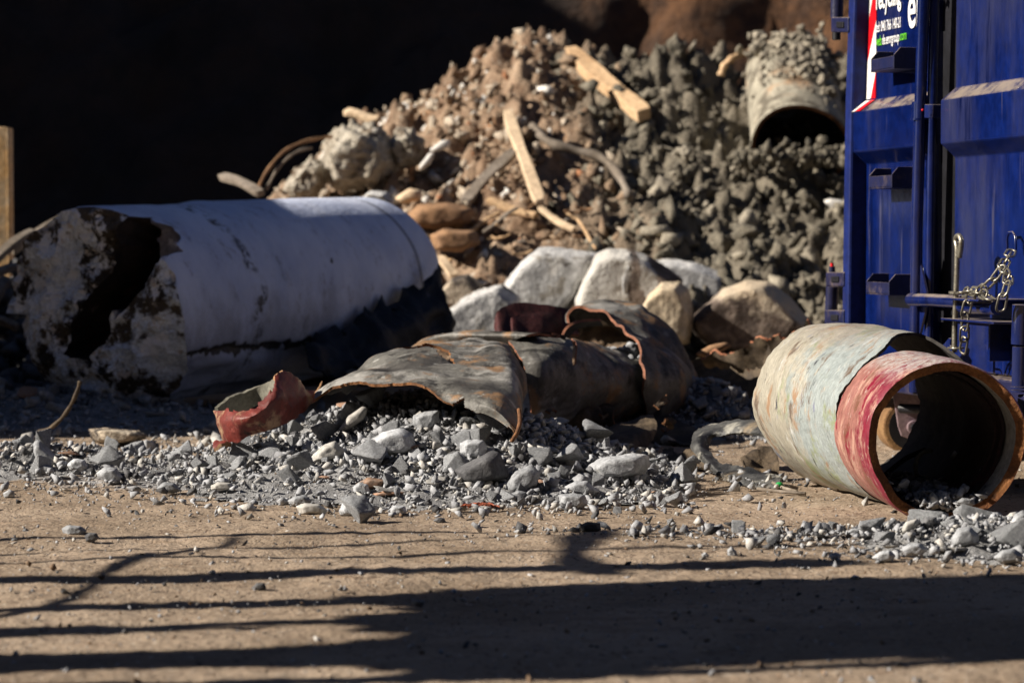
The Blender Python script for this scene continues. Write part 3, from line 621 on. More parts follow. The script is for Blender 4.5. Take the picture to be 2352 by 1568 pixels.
md = mk('debris_mound', np.column_stack([gx, gy, zz]), gf[keep], M['mound'], smooth=False, origin=(0, 12, 0))
at = md.data.attributes.new('mud', 'FLOAT', 'POINT'); at.data.foreach_set('value', mud.astype(np.float32))
tag(md, 'high heap of brown earth at left and dark grey mud at right behind the boulders', 'earth heap', kind='stuff')
# clods and rubbish strewn over the mound (uncountable)
items = []; mis = []
for k in range(9000):
    y = rng.uniform(10.1, 13.9); x = rng.uniform(-1.9, 2.4)
    if mz(x, y) < .04: continue
    z_, mu = mzn(np.array([x]), np.array([y])); mu = float(mu[0])
    if mu > rng.random(): s = min(.0105 * math.exp(abs(rng.normal(0, .98))) * (1.25 if y < 11.6 else 1), .095); c = rng.choice([0, 0, 0, 1])
    elif rng.random() < .45: continue
    else: s = min(.010 + rng.exponential(.018), .07); c = rng.choice([2, 2, 2, 3, 3, 4, 5], p=[.2, .2, .2, .15, .1, .1, .05])
    items.append((x, y, float(z_[0]) + s * .2, s, 1)); mis.append(c)
M['mud_a'] = surf('mud_clod', (.215, .19, .145), (.10, .09, .07), 9, (), .95, [(40, .01)])
M['mud_b'] = surf('mud_clod_dry', (.36, .32, .25), (.22, .195, .155), 9, (), .95, [(40, .01)])
M['earth_a'] = surf('earth_clod', (.34, .25, .17), (.2, .13, .085), 9, (), .95, [(40, .01)])
M['earth_b'] = surf('earth_clod_pale', (.50, .42, .33), (.36, .3, .23), 9, (), .95, [(40, .01)])
M['earth_w'] = surf('plaster_bit', (.74, .71, .66), (.6, .57, .52), 9, (), .9)
M['earth_r'] = surf('brick_bit', (.38, .18, .09), (.3, .14, .08), 9, (), .9)
for k in range(900):      # paler, coarser rubbish on the left flank
    y = rng.uniform(11.2, 13.6); x = rng.uniform(-1.9, -.1)
    if mz(x, y) < .04: continue
    s = min(.016 * math.exp(abs(rng.normal(0, .7))), .07); items.append((x, y, float(mzn(np.array([x]), np.array([y]))[0][0]) + s * .3, s, 1)); mis.append(rng.choice([2, 3, 3, 4]))
EM = [M['mud_a'], M['mud_b'], M['earth_a'], M['earth_b'], M['earth_w'], M['earth_r']]
ia = [k for k in range(len(items)) if mis[k] > 1 or items[k][3] < .022 or k % 9 < 4]; ib = [k for k in range(len(items)) if not (mis[k] > 1 or items[k][3] < .022 or k % 9 < 4)]
cl = scatter_mesh('clods', [items[k] for k in ia], EM, 1, 16, 1500, [mis[k] for k in ia])
tag(scatter_mesh('clods', [items[k] for k in ib], EM, 3, 16, 1700, [mis[k] for k in ib], .30), 'larger dark mud clods covering the right half of the big mound', 'clods', kind='stuff')
tag(cl, 'clods, crumbs and bits of brick and plaster strewn over the big mound', 'clods', kind='stuff')

M['lump'] = surf('plaster_lump', (.46, .42, .35), (.34, .30, .24), 5, [((.18, .14, .1), 7, .5, .62), ((.58, .55, .5), 9, .56, .7)], .95, [(8, .04), (30, .02)])
# boulders in front of the mound
BG = 'concrete boulders at the foot of the mound'
def boulder(label, poly, d, mat, t, seed, **k):
    _cx = sum(q[0] for q in poly) / len(poly); _cy = sum(q[1] for q in poly) / len(poly)
    if seed < 108: poly = [(_cx + (x - _cx) * 1.07, _cy + (y - _cy) * 1.05) for x, y in poly]
    k['rough'] = min(k.get('rough', .04), .028) if seed not in (109, 118, 119) else .17; k.setdefault('front', .82); k.setdefault('shift', (-8, 6))
    return S('boulder', label, 'boulder', poly, d, mat, t=t, seed=seed, group=BG, sub=5, **k)
boulder('long pale slab boulder sloping down to the left, leftmost of the row', [(1118, 712), (1150, 668), (1200, 604), (1240, 572), (1275, 570), (1372, 585), (1368, 610), (1330, 680), (1300, 715), (1230, 740), (1165, 735)], 10.3, 'boulder', .34, 101, rough=.07)
boulder('pale boulder with a dark brown broken face and white streak', [(1328, 690), (1345, 640), (1372, 590), (1400, 575), (1448, 576), (1490, 592), (1560, 640), (1555, 690), (1500, 745), (1380, 740), (1335, 720)], 10.1, 'boulder_split', .40, 102, rough=.08)
boulder('white flattened boulder at the back between the streaked and the tan one', [(1495, 600), (1540, 596), (1600, 606), (1670, 634), (1682, 665), (1650, 715), (1570, 725), (1500, 690)], 10.7, 'boulder', .35, 103, rough=.08)
boulder('upright tan boulder with a smooth flat face, between two bigger ones', [(1470, 720), (1490, 680), (1522, 652), (1560, 650), (1580, 668), (1592, 720), (1580, 785), (1530, 800), (1485, 790)], 9.75, 'boulder_tan', .22, 104, rough=.04, front=.75, shift=(-10, 0))
boulder('large tan topped boulder with a black pitted front, rightmost of the row', [(1592, 735), (1625, 700), (1665, 665), (1712, 648), (1760, 648), (1810, 685), (1862, 745), (1830, 790), (1740, 815), (1640, 800), (1598, 760)], 9.9, 'boulder_pitted', .42, 105, rough=.10)
boulder('low grey boulder in front of the long pale slab', [(1022, 722), (1060, 690), (1100, 668), (1150, 655), (1190, 685), (1200, 750), (1150, 790), (1060, 780), (1025, 755)], 9.9, 'boulder', .40, 106, rough=.07)
boulder('small reddish brown boulder beside the far end of the column', [(1015, 665), (1040, 638), (1075, 630), (1108, 655), (1100, 685), (1050, 700), (1018, 695)], 10.5, 'boulder_dark', .2, 107, rough=.08)
V, F = outline_rock([(1415, 640), (1432, 585), (1448, 580), (1456, 600), (1440, 700), (1425, 705)], 10.0, .20, .5, 4, .06, 108, (2, 4)); 
tag(mk('boulder', V, F, M['boulder']), 'narrow white wedge leaning on the dark faced boulder', 'boulder', BG)
boulder('round pale lump of old plaster high on the left flank of the mound', [(745, 345), (770, 300), (810, 282), (860, 285), (895, 315), (910, 380), (880, 430), (820, 445), (765, 430), (742, 390)], 12.0, 'lump', .40, 109, rough=.16, front=.6)
boulder('grey round stone just above the rim of the column', [(830, 455), (850, 438), (890, 440), (905, 460), (900, 485), (840, 485)], 11.0, 'boulder', .12, 110, rough=.06)
boulder('rough pale lump at the very left end of the mound beside the round one', [(655, 430), (680, 385), (715, 360), (748, 372), (752, 420), (720, 452), (670, 455)], 12.0, 'lump', .3, 119, rough=.12, front=.6)
boulder('broken pale lump right of the round one on the left flank', [(890, 330), (915, 300), (950, 296), (975, 325), (962, 375), (915, 390)], 12.1, 'lump', .3, 118, rough=.12, front=.6)
V, F = outline_rock([(1890, 462), (1905, 455), (1945, 462), (1945, 480), (1915, 484)], 11.6, .08, .7, 3, .04, 111)
tag(mk('plaster_piece', V, F, M['white_scrap']), 'white plaster piece in the mud beside the blue container', 'plaster')
V, F = outline_rock([(985, 540), (1020, 525), (1095, 530), (1105, 560), (1060, 580), (1000, 575)], 10.9, .2, .7, 4, .05, 112)
tag(mk('clay_slab', V, F, M['brown_slab']), 'light brown clay slab right behind the column end', 'slab')
V, F = outline_rock([(925, 500), (960, 470), (1030, 465), (1090, 480), (1085, 512), (1000, 530), (940, 520)], 11.2, .2, .7, 4, .06, 113)
tag(mk('clay_slab', V, F, M['brown_slab']), 'darker brown clay slab above the light brown one', 'slab')
V, F = outline_rock([(905, 455), (940, 432), (970, 437), (968, 460), (925, 470)], 11.3, .1, .7, 3, .04, 114)
tag(mk('clay_slab', V, F, M['wood_pale']), 'small pale orange slab above the column end', 'slab')
for (poly, lab, s_) in (([(960, 385), (985, 352), (1000, 348), (990, 375), (968, 392)], 'pinkish white scrap of cladding, lower one on the mound face', 115), ([(985, 345), (1015, 322), (1036, 322), (1030, 340), (1000, 350)], 'white scrap of cladding, upper one on the mound face', 116)):
    V, F = outline_rock(poly, 11.75, .05, .8, 3, .02, s_); tag(mk('cladding_scrap', V, F, M['white_scrap']), lab, 'scrap', 'white scraps on the mound')

# timber, roots, strips on the mound
def onm(px, py, lift=.02):
    """point of the mound surface seen at a picture position"""
    for d in np.arange(9.8, 15, .04):
        q = P(px, py, d)
        if float(mz(q.x, q.y)) + .01 >= q.z: return P(px, py, d - lift * 2.5)
    return P(px, py, 13.2)
def plank(label, a, b_, wpx, thick, mat, lift=.03, cat='plank', name='timber_plank', jag=.4, seg=14, group=None, da=None, db=None):
    A = P(*a, da) if da else onm(*a, lift); B = P(*b_, db) if db else onm(*b_, lift); ax = (B - A); L = ax.length; ax.normalize()
    up = Vector((0, -.6, .8)); side = ax.cross(up).normalized(); nn = side.cross(ax).normalized(); hw = wpx / FPX * (A.y + B.y) / 4
    r = random.Random(hash(label) % 1000 + int(a[0])); V = []; F = []
    for k in range(seg + 1):
        t = k / seg; c = A + ax * (L * t) + nn * (.008 * math.sin(t * 5 + a[0])); w_ = hw * (1 + .10 * math.sin(t * 9 + a[1]) + r.uniform(-.04, .04))
        if k in (0, seg): w_ *= .75
        for (sx, sy) in ((-1, -1), (1, -1), (1, 1), (-1, 1)):
            jx = r.uniform(-jag, jag) * hw if k in (0, seg) else 0
            V.append(tuple(c + side * sx * w_ + nn * sy * thick / 2 + ax * jx))
    for k in range(seg):
        for q in range(4): F.append((k * 4 + q, k * 4 + (q + 1) % 4, k * 4 + 4 + (q + 1) % 4, k * 4 + 4 + q))
    F.append((3, 2, 1, 0)); e = seg * 4; F.append((e, e + 1, e + 2, e + 3))
    o = mk(name, V, F, M[mat]); bevel(o, .003, 1); return tag(o, label, cat, group)
plank('thick orange brown beam stuck in the mound near its top', (1310, 118), (1480, 268), 40, .06, 'wood', .05)
plank('pale upright batten in the middle of the mound', (1166, 258), (1240, 468), 26, .03, 'wood_pale', .06)
plank('weathered grey board leaning left of the pale batten', (1180, 345), (1065, 465), 26, .03, 'wood_grey', .05)
plank('short pale board poking over the left slope of the mound', (792, 258), (868, 274), 18, .03, 'wood_pale', da=12.3, db=12.2)
plank('greyish pink stick poking out left of the mound foot', (508, 402), (600, 442), 20, .03, 'wood_grey', da=11.4, db=11.2)
plank('light board lying flat below the pale batten', (1120, 462), (1232, 496), 18, .025, 'wood', .05)
plank('thin rust brown stick low on the mound', (1326, 505), (1368, 568), 7, .012, 'wood', .06, cat='stick', name='stick')
plank('thin splinter lying low on the mound left of the rust brown stick', (1060, 540), (1150, 488), 8, .012, 'wood', .06, cat='stick', name='stick')
plank('dark splinter lying right above the light brown clay slab', (1110, 530), (1190, 478), 9, .012, 'wood_grey', .06, cat='stick', name='stick')
plank('pale broken board end below the pale batten', (1240, 480), (1320, 530), 15, .02, 'wood_pale', .06)
plank('pale chip of board between slab and boulders', (1005, 590), (1045, 632), 22, .02, 'wood_pale', da=10.7, db=10.6)
for k in range(26):
    r = random.Random(k + 50); x = r.uniform(930, 1330); y = r.uniform(470, 600); a_ = r.uniform(-.9, .5); l = r.uniform(18, 60)
    plank('thin brown splinter strewn low on the mound', (x, y), (x + l * math.cos(a_), y + l * math.sin(a_) * .7), r.uniform(4, 9), .01, r.choice(['wood', 'wood_grey', 'wood', 'brown_slab']), .05, cat='splinter', name='wood_splinter', seg=3, group='splinters strewn low on the mound')
def strip(label, cat, name, pts, rad, mat, n=10, d=None, lift=.05):
    C = [P(x, y, d) if d else onm(x, y, lift) for x, y in pts] if len(pts[0]) == 2 else [P(*q) for q in pts]
    C = catmull([tuple(c) for c in C], n * 3); rr = [rad * (1 + .2 * math.sin(i * .9)) for i in range(len(C))]
    V, F = tube([Vector(c) for c in C], rr, 8); return tag(mk(name, V, F, M[mat], smooth=True), label, cat)
strip('curved grey root snaking down the middle of the mound', 'root', 'root', [(1222, 290), (1260, 325), (1320, 345), (1380, 362), (1420, 400), (1445, 450)], .022, 'wood_grey')
strip('brown curled root left of the upper pipe', 'root', 'root', [(1655, 175, 13.0), (1665, 150, 13.0), (1690, 130, 13.0), (1725, 118, 13.1)], .018, 'wood')
strip('thin bent strip arching over the left end of the mound', 'strip', 'bent_strip', [(590, 440, 11.6), (610, 398, 11.6), (650, 350, 11.7), (700, 325, 11.8), (762, 314, 11.9)], .008, 'brown_slab')
strip('second thin bent strip just inside the arching one', 'strip', 'bent_strip', [(612, 435, 11.6), (640, 385, 11.65), (680, 350, 11.7), (715, 340, 11.8)], .007, 'wood_grey')

# upper pipe lying on the mud at right
def frame_axis(c0, c1):
    ax = (Vector(c1) - Vector(c0)).normalized(); e1 = ax.cross(Vector((0, 0, 1))).normalized(); e2 = e1.cross(ax).normalized(); return ax, e1, e2
def cylgrid(c0, c1, rfun, nu, nv, th0=0, th1=2 * math.pi, closed=True):
    c0 = Vector(c0); c1 = Vector(c1); ax, e1, e2 = frame_axis(c0, c1); L = (c1 - c0).length
    A = np.zeros((nu, nv, 3)); th = np.linspace(th0, th1, nu, endpoint=not closed)
    for i in range(nu):
        dr = np.array(e1 * math.cos(th[i]) + e2 * math.sin(th[i]))
        for j in range(nv):
            t = j / (nv - 1); r, s = rfun(th[i], t); A[i, j] = np.array(c0) + np.array(ax) * (L * (t + s)) + dr * r
    return A
M['pipe_mud'] = surf('pipe_muddy', (.36, .33, .26), (.25, .23, .18), 4, [((.38, .24, .14), 3, .5, .66), ((.12, .105, .08), 8, .5, .62)], .9, [(20, .01)])
cA = P(1836, 345, 12.0); cB = P(1812, 178, 12.9)
up = thing('clay_pipe', 'muddy pale pipe with its dark mouth facing down, high on the mud', 'pipe', tuple(cA))
g_ = cylgrid(cA, cB, lambda th, t: (.245 - .012 * t + .008 * math.sin(3 * th + 1), 0), 72, 20)
gridshell('pipe_wall', g_, .018, [M['pipe_mud'], M['torn_inner'], M['cut_edge']], up, True, None, .006, 5, 3)
its = []
for k in range(620):
    th = rng.normal(.9, .5); t = rng.beta(2.2, 1.4); ax, e1, e2 = frame_axis(cA, cB); s = min(.010 + rng.exponential(.012), .05)
    if t < .35 + .3 * (th < .5): 
        if rng.random() < .75: continue
    q = Vector(cA) + (Vector(cB) - Vector(cA)) * (t * 1.02) + (e1 * math.cos(th + .3) + e2 * math.sin(th + .3)) * (.245 + s * .3)
    its.append((q.x, q.y, q.z, s, 1))
for k in range(160):
    q = P(rng.normal(1815, 48), rng.normal(108, 20), rng.uniform(12.7, 13.1)); its.append((q.x, q.y, q.z, rng.uniform(.02, .06), 1))
pc = scatter_mesh('mud_crust', its, [M['mud_b']], 2, 10, 2500, None, .34); tag(pc, 'crumbly grey mud caked over the top of the upper pipe', 'mud', kind='stuff')
# mud heaped in front of and under it
items = []
for k in range(260):
    px = rng.uniform(1690, 1960); q = P(px, rng.normal(360, 12), rng.uniform(11.6, 11.95)); items.append((q.x, q.y, q.z, rng.uniform(.015, .05), 1))
pm = scatter_mesh('mud_lumps', items, [M['mud_a']], 2, 10, 3500, None, .34); tag(pm, 'dark mud lumps heaped across the foot of the upper pipe mouth', 'mud', kind='stuff')

# rusty post at the left edge, planks beside the column
pp = thing('steel_post', 'rusty yellow brown post at the left edge of the picture', 'post', tuple(P(-6, 850, 10.6)))
M['post'] = surf('post_rust', (.42, .34, .24), (.50, .30, .12), 5, [((.12, .07, .04), 9, .6, .72)], .85, [(20, .004)])
A = P(-12, 292, 10.6); Bt = P(-12, 860, 10.6); A.x = Bt.x
V, F = boxm((A + Bt) / 2, (.062, 0, 0), (0, .012, 0), (0, 0, (A.z - Bt.z) / 2)); o = mk('post_web', V, F, M['post'], pp); bevel(o, .004)
V, F = boxm((A + Bt) / 2 + Vector((.068, .03, 0)), (.006, 0, 0), (0, .045, 0), (0, 0, (A.z - Bt.z) / 2 - .003)); o = mk('post_flange', V, F, M['post'], pp); bevel(o, .003)
for k, (a_, b_, w_, mt_, lab, d1, d2) in enumerate([((-20, 600), (75, 530), 22, 'wood_grey', 'grey plank rising right beside the post foot', 9.6, 9.9), ((30, 575), (140, 500), 12, 'wood_grey', 'thin dark lath above the grey plank at left', 9.9, 10.2),
                                    ((-20, 628), (60, 612), 16, 'wood_grey', 'short lying plank between post and column', 9.3, 9.4), ((-20, 690), (18, 640), 30, 'wood_grey', 'dark broken board at the left edge beside the column', 8.9, 9.0), ((-20, 735), (40, 750), 16, 'wood_grey', 'low plank touching the column at the left edge', 8.8, 8.7)]):
    plank(lab, a_, b_, w_, .03, mt_, da=d1, db=d2)
items = []
for k in range(2600):
    x = rng.uniform(-3.0, -1.30); y = rng.uniform(8.5, 10.6); s = rng.uniform(.02, .08); h_ = .46 * math.exp(-((x + 2.05) / .55) ** 2 - ((y - 9.65) / .55) ** 2)
    items.append((x, y, h_ * rng.random() ** .5 + s * .3, s, .9))
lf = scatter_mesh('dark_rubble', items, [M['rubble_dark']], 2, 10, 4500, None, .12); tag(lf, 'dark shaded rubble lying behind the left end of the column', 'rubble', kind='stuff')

# ================================================================ concrete column
C0 = P(217, 722, 7.92); C1 = P(832, 662, 9.45); ax, e1, e2 = frame_axis(C0, C1); LC = (C1 - C0).length; RC = .352
nth, ncap, nside = 220, 60, 150; V = []; TH = np.linspace(0, 2 * np.pi, nth, endpoint=False)
rings = []
for k in range(1, ncap + 1): rings.append(('cap', k / ncap))
for k in range(1, nside + 1): rings.append(('side', k / nside))
for k in (.92, .6, .25): rings.append(('end', k))
V = [(0, .0, 0)]
for kind, s in rings:
    for th in TH:
        ct, st = math.cos(th), math.sin(th)
        if kind == 'cap': V.append((RC * s * ct, 0, RC * s * st))
        elif kind == 'side': V.append((RC * ct, LC * s, RC * st))
        else: V.append((RC * s * ct, LC + .01, RC * s * st))
V.append((0, LC + .01, 0)); V = np.array(V, float)
rad = np.hypot(V[:, 0], V[:, 2]); ang = np.arctan2(V[:, 2], V[:, 0]); yv = V[:, 1].copy()
q = np.column_stack([V[:, 0], V[:, 2], 0 * rad])
cap = np.arange(len(V)) <= ncap * nth
n1 = fbm(q * 5.5, 4, .55, 5); n2 = billow(q * 13, 4, .6, 3)
V[cap, 1] = (-.02 + .040 * n1 + .020 * n2 + .16 * np.clip(rad / RC - .86, 0, 1) * (1 + .5 * fbm(q * 9, 2)) + .10 * np.clip(-ang - .2, 0, 1.2) * (rad > .5 * RC) * np.clip((rad / RC - .7), 0, 1) * 3)[cap]
side = (~cap) & (yv <= LC + .001)
edge = V[ncap * nth + 1 - nth:ncap * nth + 1, 1]; es = np.tile(edge, nside)
V[side, 1] = es + (LC - es) * (yv[side] / LC)
yl = V[:, 1]
rb = fbm(np.column_stack([np.cos(ang) * 2, np.sin(ang) * 2, yl * 1.1]), 2, .4, 9) * .005
band = .009 * np.exp(-((yl - .62 - .01 * np.sin(ang * 2)) / .03) ** 2) -   .004 * np.exp(-((yl - .40 - .03 * np.sin(ang * 2 + 1)) / .05) ** 2) + .007 * np.clip((yl - .64) / .03, 0, 1)
seam_a = -.36 - .12 * (yl / LC) + .03 * fbm(np.column_stack([yl * 7, 0 * yl, 0 * yl]), 3)
seam = -.014 * np.exp(-((ang - seam_a) / .022) ** 2) - .02 * np.clip((seam_a - ang) / .1, 0, 1) * np.clip((seam_a + .9 - ang) / .1, 0, 1) * (.5 + fbm(np.column_stack([ang * 4, yl * 4, 0 * yl]), 3))
bot = -.03 * np.clip((-ang - .9) / .3, 0, 1) * (ang < 0)
dr = (rb + band + seam + bot) * side
V[:, 0] += np.cos(ang) * dr; V[:, 2] += np.sin(ang) * dr
F = []; mi = []
for k in range(nth): F.append((0, 1 + (k + 1) % nth, 1 + k)); mi.append(0)
nr = len(rings)
for r_ in range(nr - 1):
    o_ = 1 + r_ * nth
    for k in range(nth):
        F.append((o_ + k, o_ + (k + 1) % nth, o_ + nth + (k + 1) % nth, o_ + nth + k)); mi.append(0 if r_ < ncap - 1 else 1)
o_ = 1 + (nr - 1) * nth; e_ = len(V) - 1
for k in range(nth): F.append((e_, o_ + k, o_ + (k + 1) % nth)); mi.append(0)
M['fracture'] = surf('fractured_concrete', (.58, .66, .80), (.82, .88, .97), 12, [((.085, .07, .055), 4.6, .49, .55), ((.80, .83, .90), 9, .53, .58), ((.035, .028, .022), 6.5, .55, .61), ((.55, .50, .46), 22, .58, .66)], .93, [(18, .02), (70, .006)])
# casing skin
m, nt, b = newmat('column_skin'); v = coords(nt); sx = nt.nodes.new('ShaderNodeSeparateXYZ'); nt.links.new(v, sx.inputs[0])
an = mt(nt, 'ARCTAN2', sx.outputs[2], sx.outputs[0]); yy = sx.outputs[1]
cv = nt.nodes.new('ShaderNodeCombineXYZ'); nt.links.new(mt(nt, 'MULTIPLY', an, .34), cv.inputs[0]); nt.links.new(yy, cv.inputs[1]); cvo = cv.outputs[0]
col = mix(nt, mr(nt, nz(nt, mapp(nt, cvo, (1, 1.4, 1)), 3, 8, .6), .35, .65), (.74, .80, .97), (.56, .63, .83))
col = mix(nt, mt(nt, 'MULTIPLY', mr(nt, nz(nt, mapp(nt, cvo, (1, 1.3, 1)), 7, 9, .8), .52, .64), .6), col, (.24, .25, .33))
lowf = mr(nt, mt(nt, 'ADD', an, mt(nt, 'MULTIPLY', nz(nt, mapp(nt, cvo, (1, 1.6, 1), (3, 1, 0)), 4, 7, .7), 1.3)), .85, .40)      # darker towards the belly, edge broken by noise
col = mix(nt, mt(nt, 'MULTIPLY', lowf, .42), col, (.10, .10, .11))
seamd = mt(nt, 'ABSOLUTE', mt(nt, 'SUBTRACT', an, mt(nt, 'ADD', mt(nt, 'MULTIPLY', yy, -.07), mt(nt, 'ADD', -.56, mt(nt, 'MULTIPLY', nz(nt, mapp(nt, cvo, (0, 1, 1)), 6, 5, .7), .4)))))
sw = mt(nt, 'MULTIPLY', mr(nt, nz(nt, mapp(nt, cvo, (0, 1, 1), (0, 5, 0)), 5, 3, .6), .35, .6), .05)
col = mix(nt, mr(nt, mt(nt, 'SUBTRACT', seamd, sw), .02, .0), col, (.015, .013, .013))
b1 = mt(nt, 'ABSOLUTE', mt(nt, 'SUBTRACT', yy, mt(nt, 'ADD', .30, mt(nt, 'MULTIPLY', nz(nt, cvo, 3, 3), .3))))
col = mix(nt, mt(nt, 'MULTIPLY', mr(nt, b1, .05, .01), mr(nt, nz(nt, cvo, 17, 6, .7), .45, .62)), col, (.05, .045, .05))
col = mix(nt, mr(nt, nz(nt, mapp(nt, cvo, (1, 1, 1), (2, 7, 0)), 9, 4, .5), .715, .74), col, (.04, .035, .03))
gr_ = mt(nt, 'ABSOLUTE', mt(nt, 'SUBTRACT', yy, LC * .91)); col = mix(nt, mt(nt, 'MULTIPLY', mr(nt, gr_, .016, .006), .7), col, (.06, .07, .09))
nt.links.new(col, b.inputs['Base Color']); b.inputs['Roughness'].default_value = .5; b.inputs['Specular IOR Level'].default_value = .5
addbump(nt, b, v, [(22, .006), (110, .0015)]); M['skin'] = m
rot = Matrix((e1, ax, e2)).transposed().to_4x4()
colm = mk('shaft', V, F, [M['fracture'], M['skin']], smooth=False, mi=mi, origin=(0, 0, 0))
colm.data.polygons.foreach_set('use_smooth', np.array(mi) == 1)
# wedge shaped void cut out of the broken end
def loc(px, py, y=0.0):
    """picture point -> local coordinates on the plane y of the column frame"""
    o = Vector((0, 0, CAMZ)); d = P(px, py, 1) - o; c = C0 + ax * y; t = (c - o).dot(ax) / d.dot(ax); w_ = o + d * t - c
    return (w_.dot(e1), y, w_.dot(e2))
def cutter(poly, depth, scale, shift, seed, yf=-.3, mat='void'):
    n = len(poly); Vc = []; r = random.Random(seed); pl = []
    for k in range(n):
        for t in (0, .33, .66):
            a, c = poly[k], poly[(k + 1) % n]; pl.append((a[0] + (c[0] - a[0]) * t + (r.uniform(-4, 4) if t else 0), a[1] + (c[1] - a[1]) * t + (r.uniform(-4, 4) if t else 0)))
    L0 = [loc(*p_) for p_ in pl]; cx = sum(l[0] for l in L0) / len(L0); cz = sum(l[2] for l in L0) / len(L0); n = len(L0); layers = [(yf, 1, 0), (0, 1, 0), (.10, None, .35), (depth * .6, None, .75), (depth, None, 1)]
    for (y, f, t) in layers:
        s = 1 if f else 1 + (scale - 1) * t
        for l in L0: Vc.append((cx + (l[0] - cx) * s + shift[0] * t + (r.uniform(-.008, .008) if t else 0), y, cz + (l[2] - cz) * s + shift[1] * t))
    Fc = [tuple(range(n))]
    for q_ in range(len(layers) - 1):
        for k in range(n): Fc.append((q_ * n + k, q_ * n + n + k, q_ * n + n + (k + 1) % n, q_ * n + (k + 1) % n))
    Fc.append(tuple((len(layers) - 1) * n + k for k in reversed(range(n))))
    o = mk('void', Vc, Fc, [M[mat]], origin=(0, 0, 0))
    bm = bmesh.new(); bm.from_mesh(o.data); bmesh.ops.recalc_face_normals(bm, faces=bm.faces); bm.to_mesh(o.data); bm.free(); return o
M['bite'] = surf('bite_rust', (.26, .26, .32), (.10, .09, .11), 9, [((.55, .55, .62), 12, .55, .66), ((.14, .05, .02), 5, .58, .7)], .7, [(20, .02)])
M['void'] = surf('void_rust', (.035, .022, .016), (.012, .009, .008), 7, [((.16, .12, .11), 11, .64, .76), ((.12, .05, .02), 6, .62, .74)], .8, [(20, .012)])
cuts = [cutter([(290, 502), (308, 478), (310, 560), (302, 640), (288, 700), (262, 785), (226, 828), (163, 812), (178, 765), (215, 690), (252, 630), (278, 560)], .36, .7, (.02, .0), 5),
        cutter([(305, 470), (360, 455), (400, 520), (402, 560), (380, 602), (330, 668), (280, 735), (296, 600)], .15, .55, (-.03, -.02), 8, mat='bite'),
        cutter([(-6, 820), (22, 810), (40, 850), (60, 905), (40, 925), (5, 880)], .2, .7, (0, 0), 6),
        cutter([(452, 835), (492, 770), (520, 800), (500, 900), (440, 960), (400, 930)], .16, .7, (0, 0), 7)]
bm = bmesh.new(); bm.from_mesh(colm.data); bmesh.ops.recalc_face_normals(bm, faces=bm.faces); bm.to_mesh(colm.data); bm.free()
for cobj in cuts:
    n_v = len(colm.data.vertices)
    for tr_ in range(6):        # an unlucky coincidence of faces can empty the result: nudge and try again
        cobj.location = (.0013 * tr_, -.0007 * tr_, .0011 * tr_); bpy.context.view_layer.update()
        md_ = colm.modifiers.new('cut', 'BOOLEAN'); md_.operation = 'DIFFERENCE'; md_.object = cobj; md_.solver = 'EXACT'; md_.material_mode = 'TRANSFER'; md_.use_self = tr_ > 2
        dg = bpy.context.evaluated_depsgraph_get(); dg.update(); new = bpy.data.meshes.new_from_object(colm.evaluated_get(dg)); colm.modifiers.clear()
        if len(new.vertices) > .7 * n_v and len(new.polygons) > .7 * n_v: colm.data = new; break
for cobj in cuts: bpy.data.objects.remove(cobj)
root = thing('concrete_column', 'thick whitish broken concrete column lying on its side at left', 'column', (C0.x, C0.y, 0))
colm.parent = root; colm.matrix_local = Matrix.Translation(C0 - Vector(root.location)) @ rot
# torn dark casing hanging from the far right end, and a bare reinforcement bar
def PT(px, py, d): return (px, py, d)
g_ = patchgrid([[PT(690, 800, 8.35), PT(800, 745, 8.6), PT(900, 690, 8.85), PT(1010, 640, 9.15)], [PT(715, 838, 8.25), PT(815, 800, 8.5), PT(915, 755, 8.75), PT(1032, 700, 9.05)], [PT(760, 855, 8.3), PT(850, 840, 8.5), PT(950, 810, 8.8), PT(1052, 752, 9.1)]], 44, 18)
M['casing_torn'] = surf('casing_torn', (.006, .006, .009), (.012, .014, .022), 9, [((.09, .10, .14), 14, .66, .75)], .6, [(20, .01)])
gridshell('torn_casing', g_, .008, [M['casing_torn'], M['casing_torn'], M['casing_torn']], root, dent=.035, dscale=9, seed=4, ragged=.05)
strip('thin rusty curved metal strip standing up before the column end', 'strip', 'bent_strip', [(88, 992, 7.0), (120, 980, 6.98), (150, 950, 6.96), (172, 912, 6.94), (184, 876, 6.93)], .006, 'torn_brown')

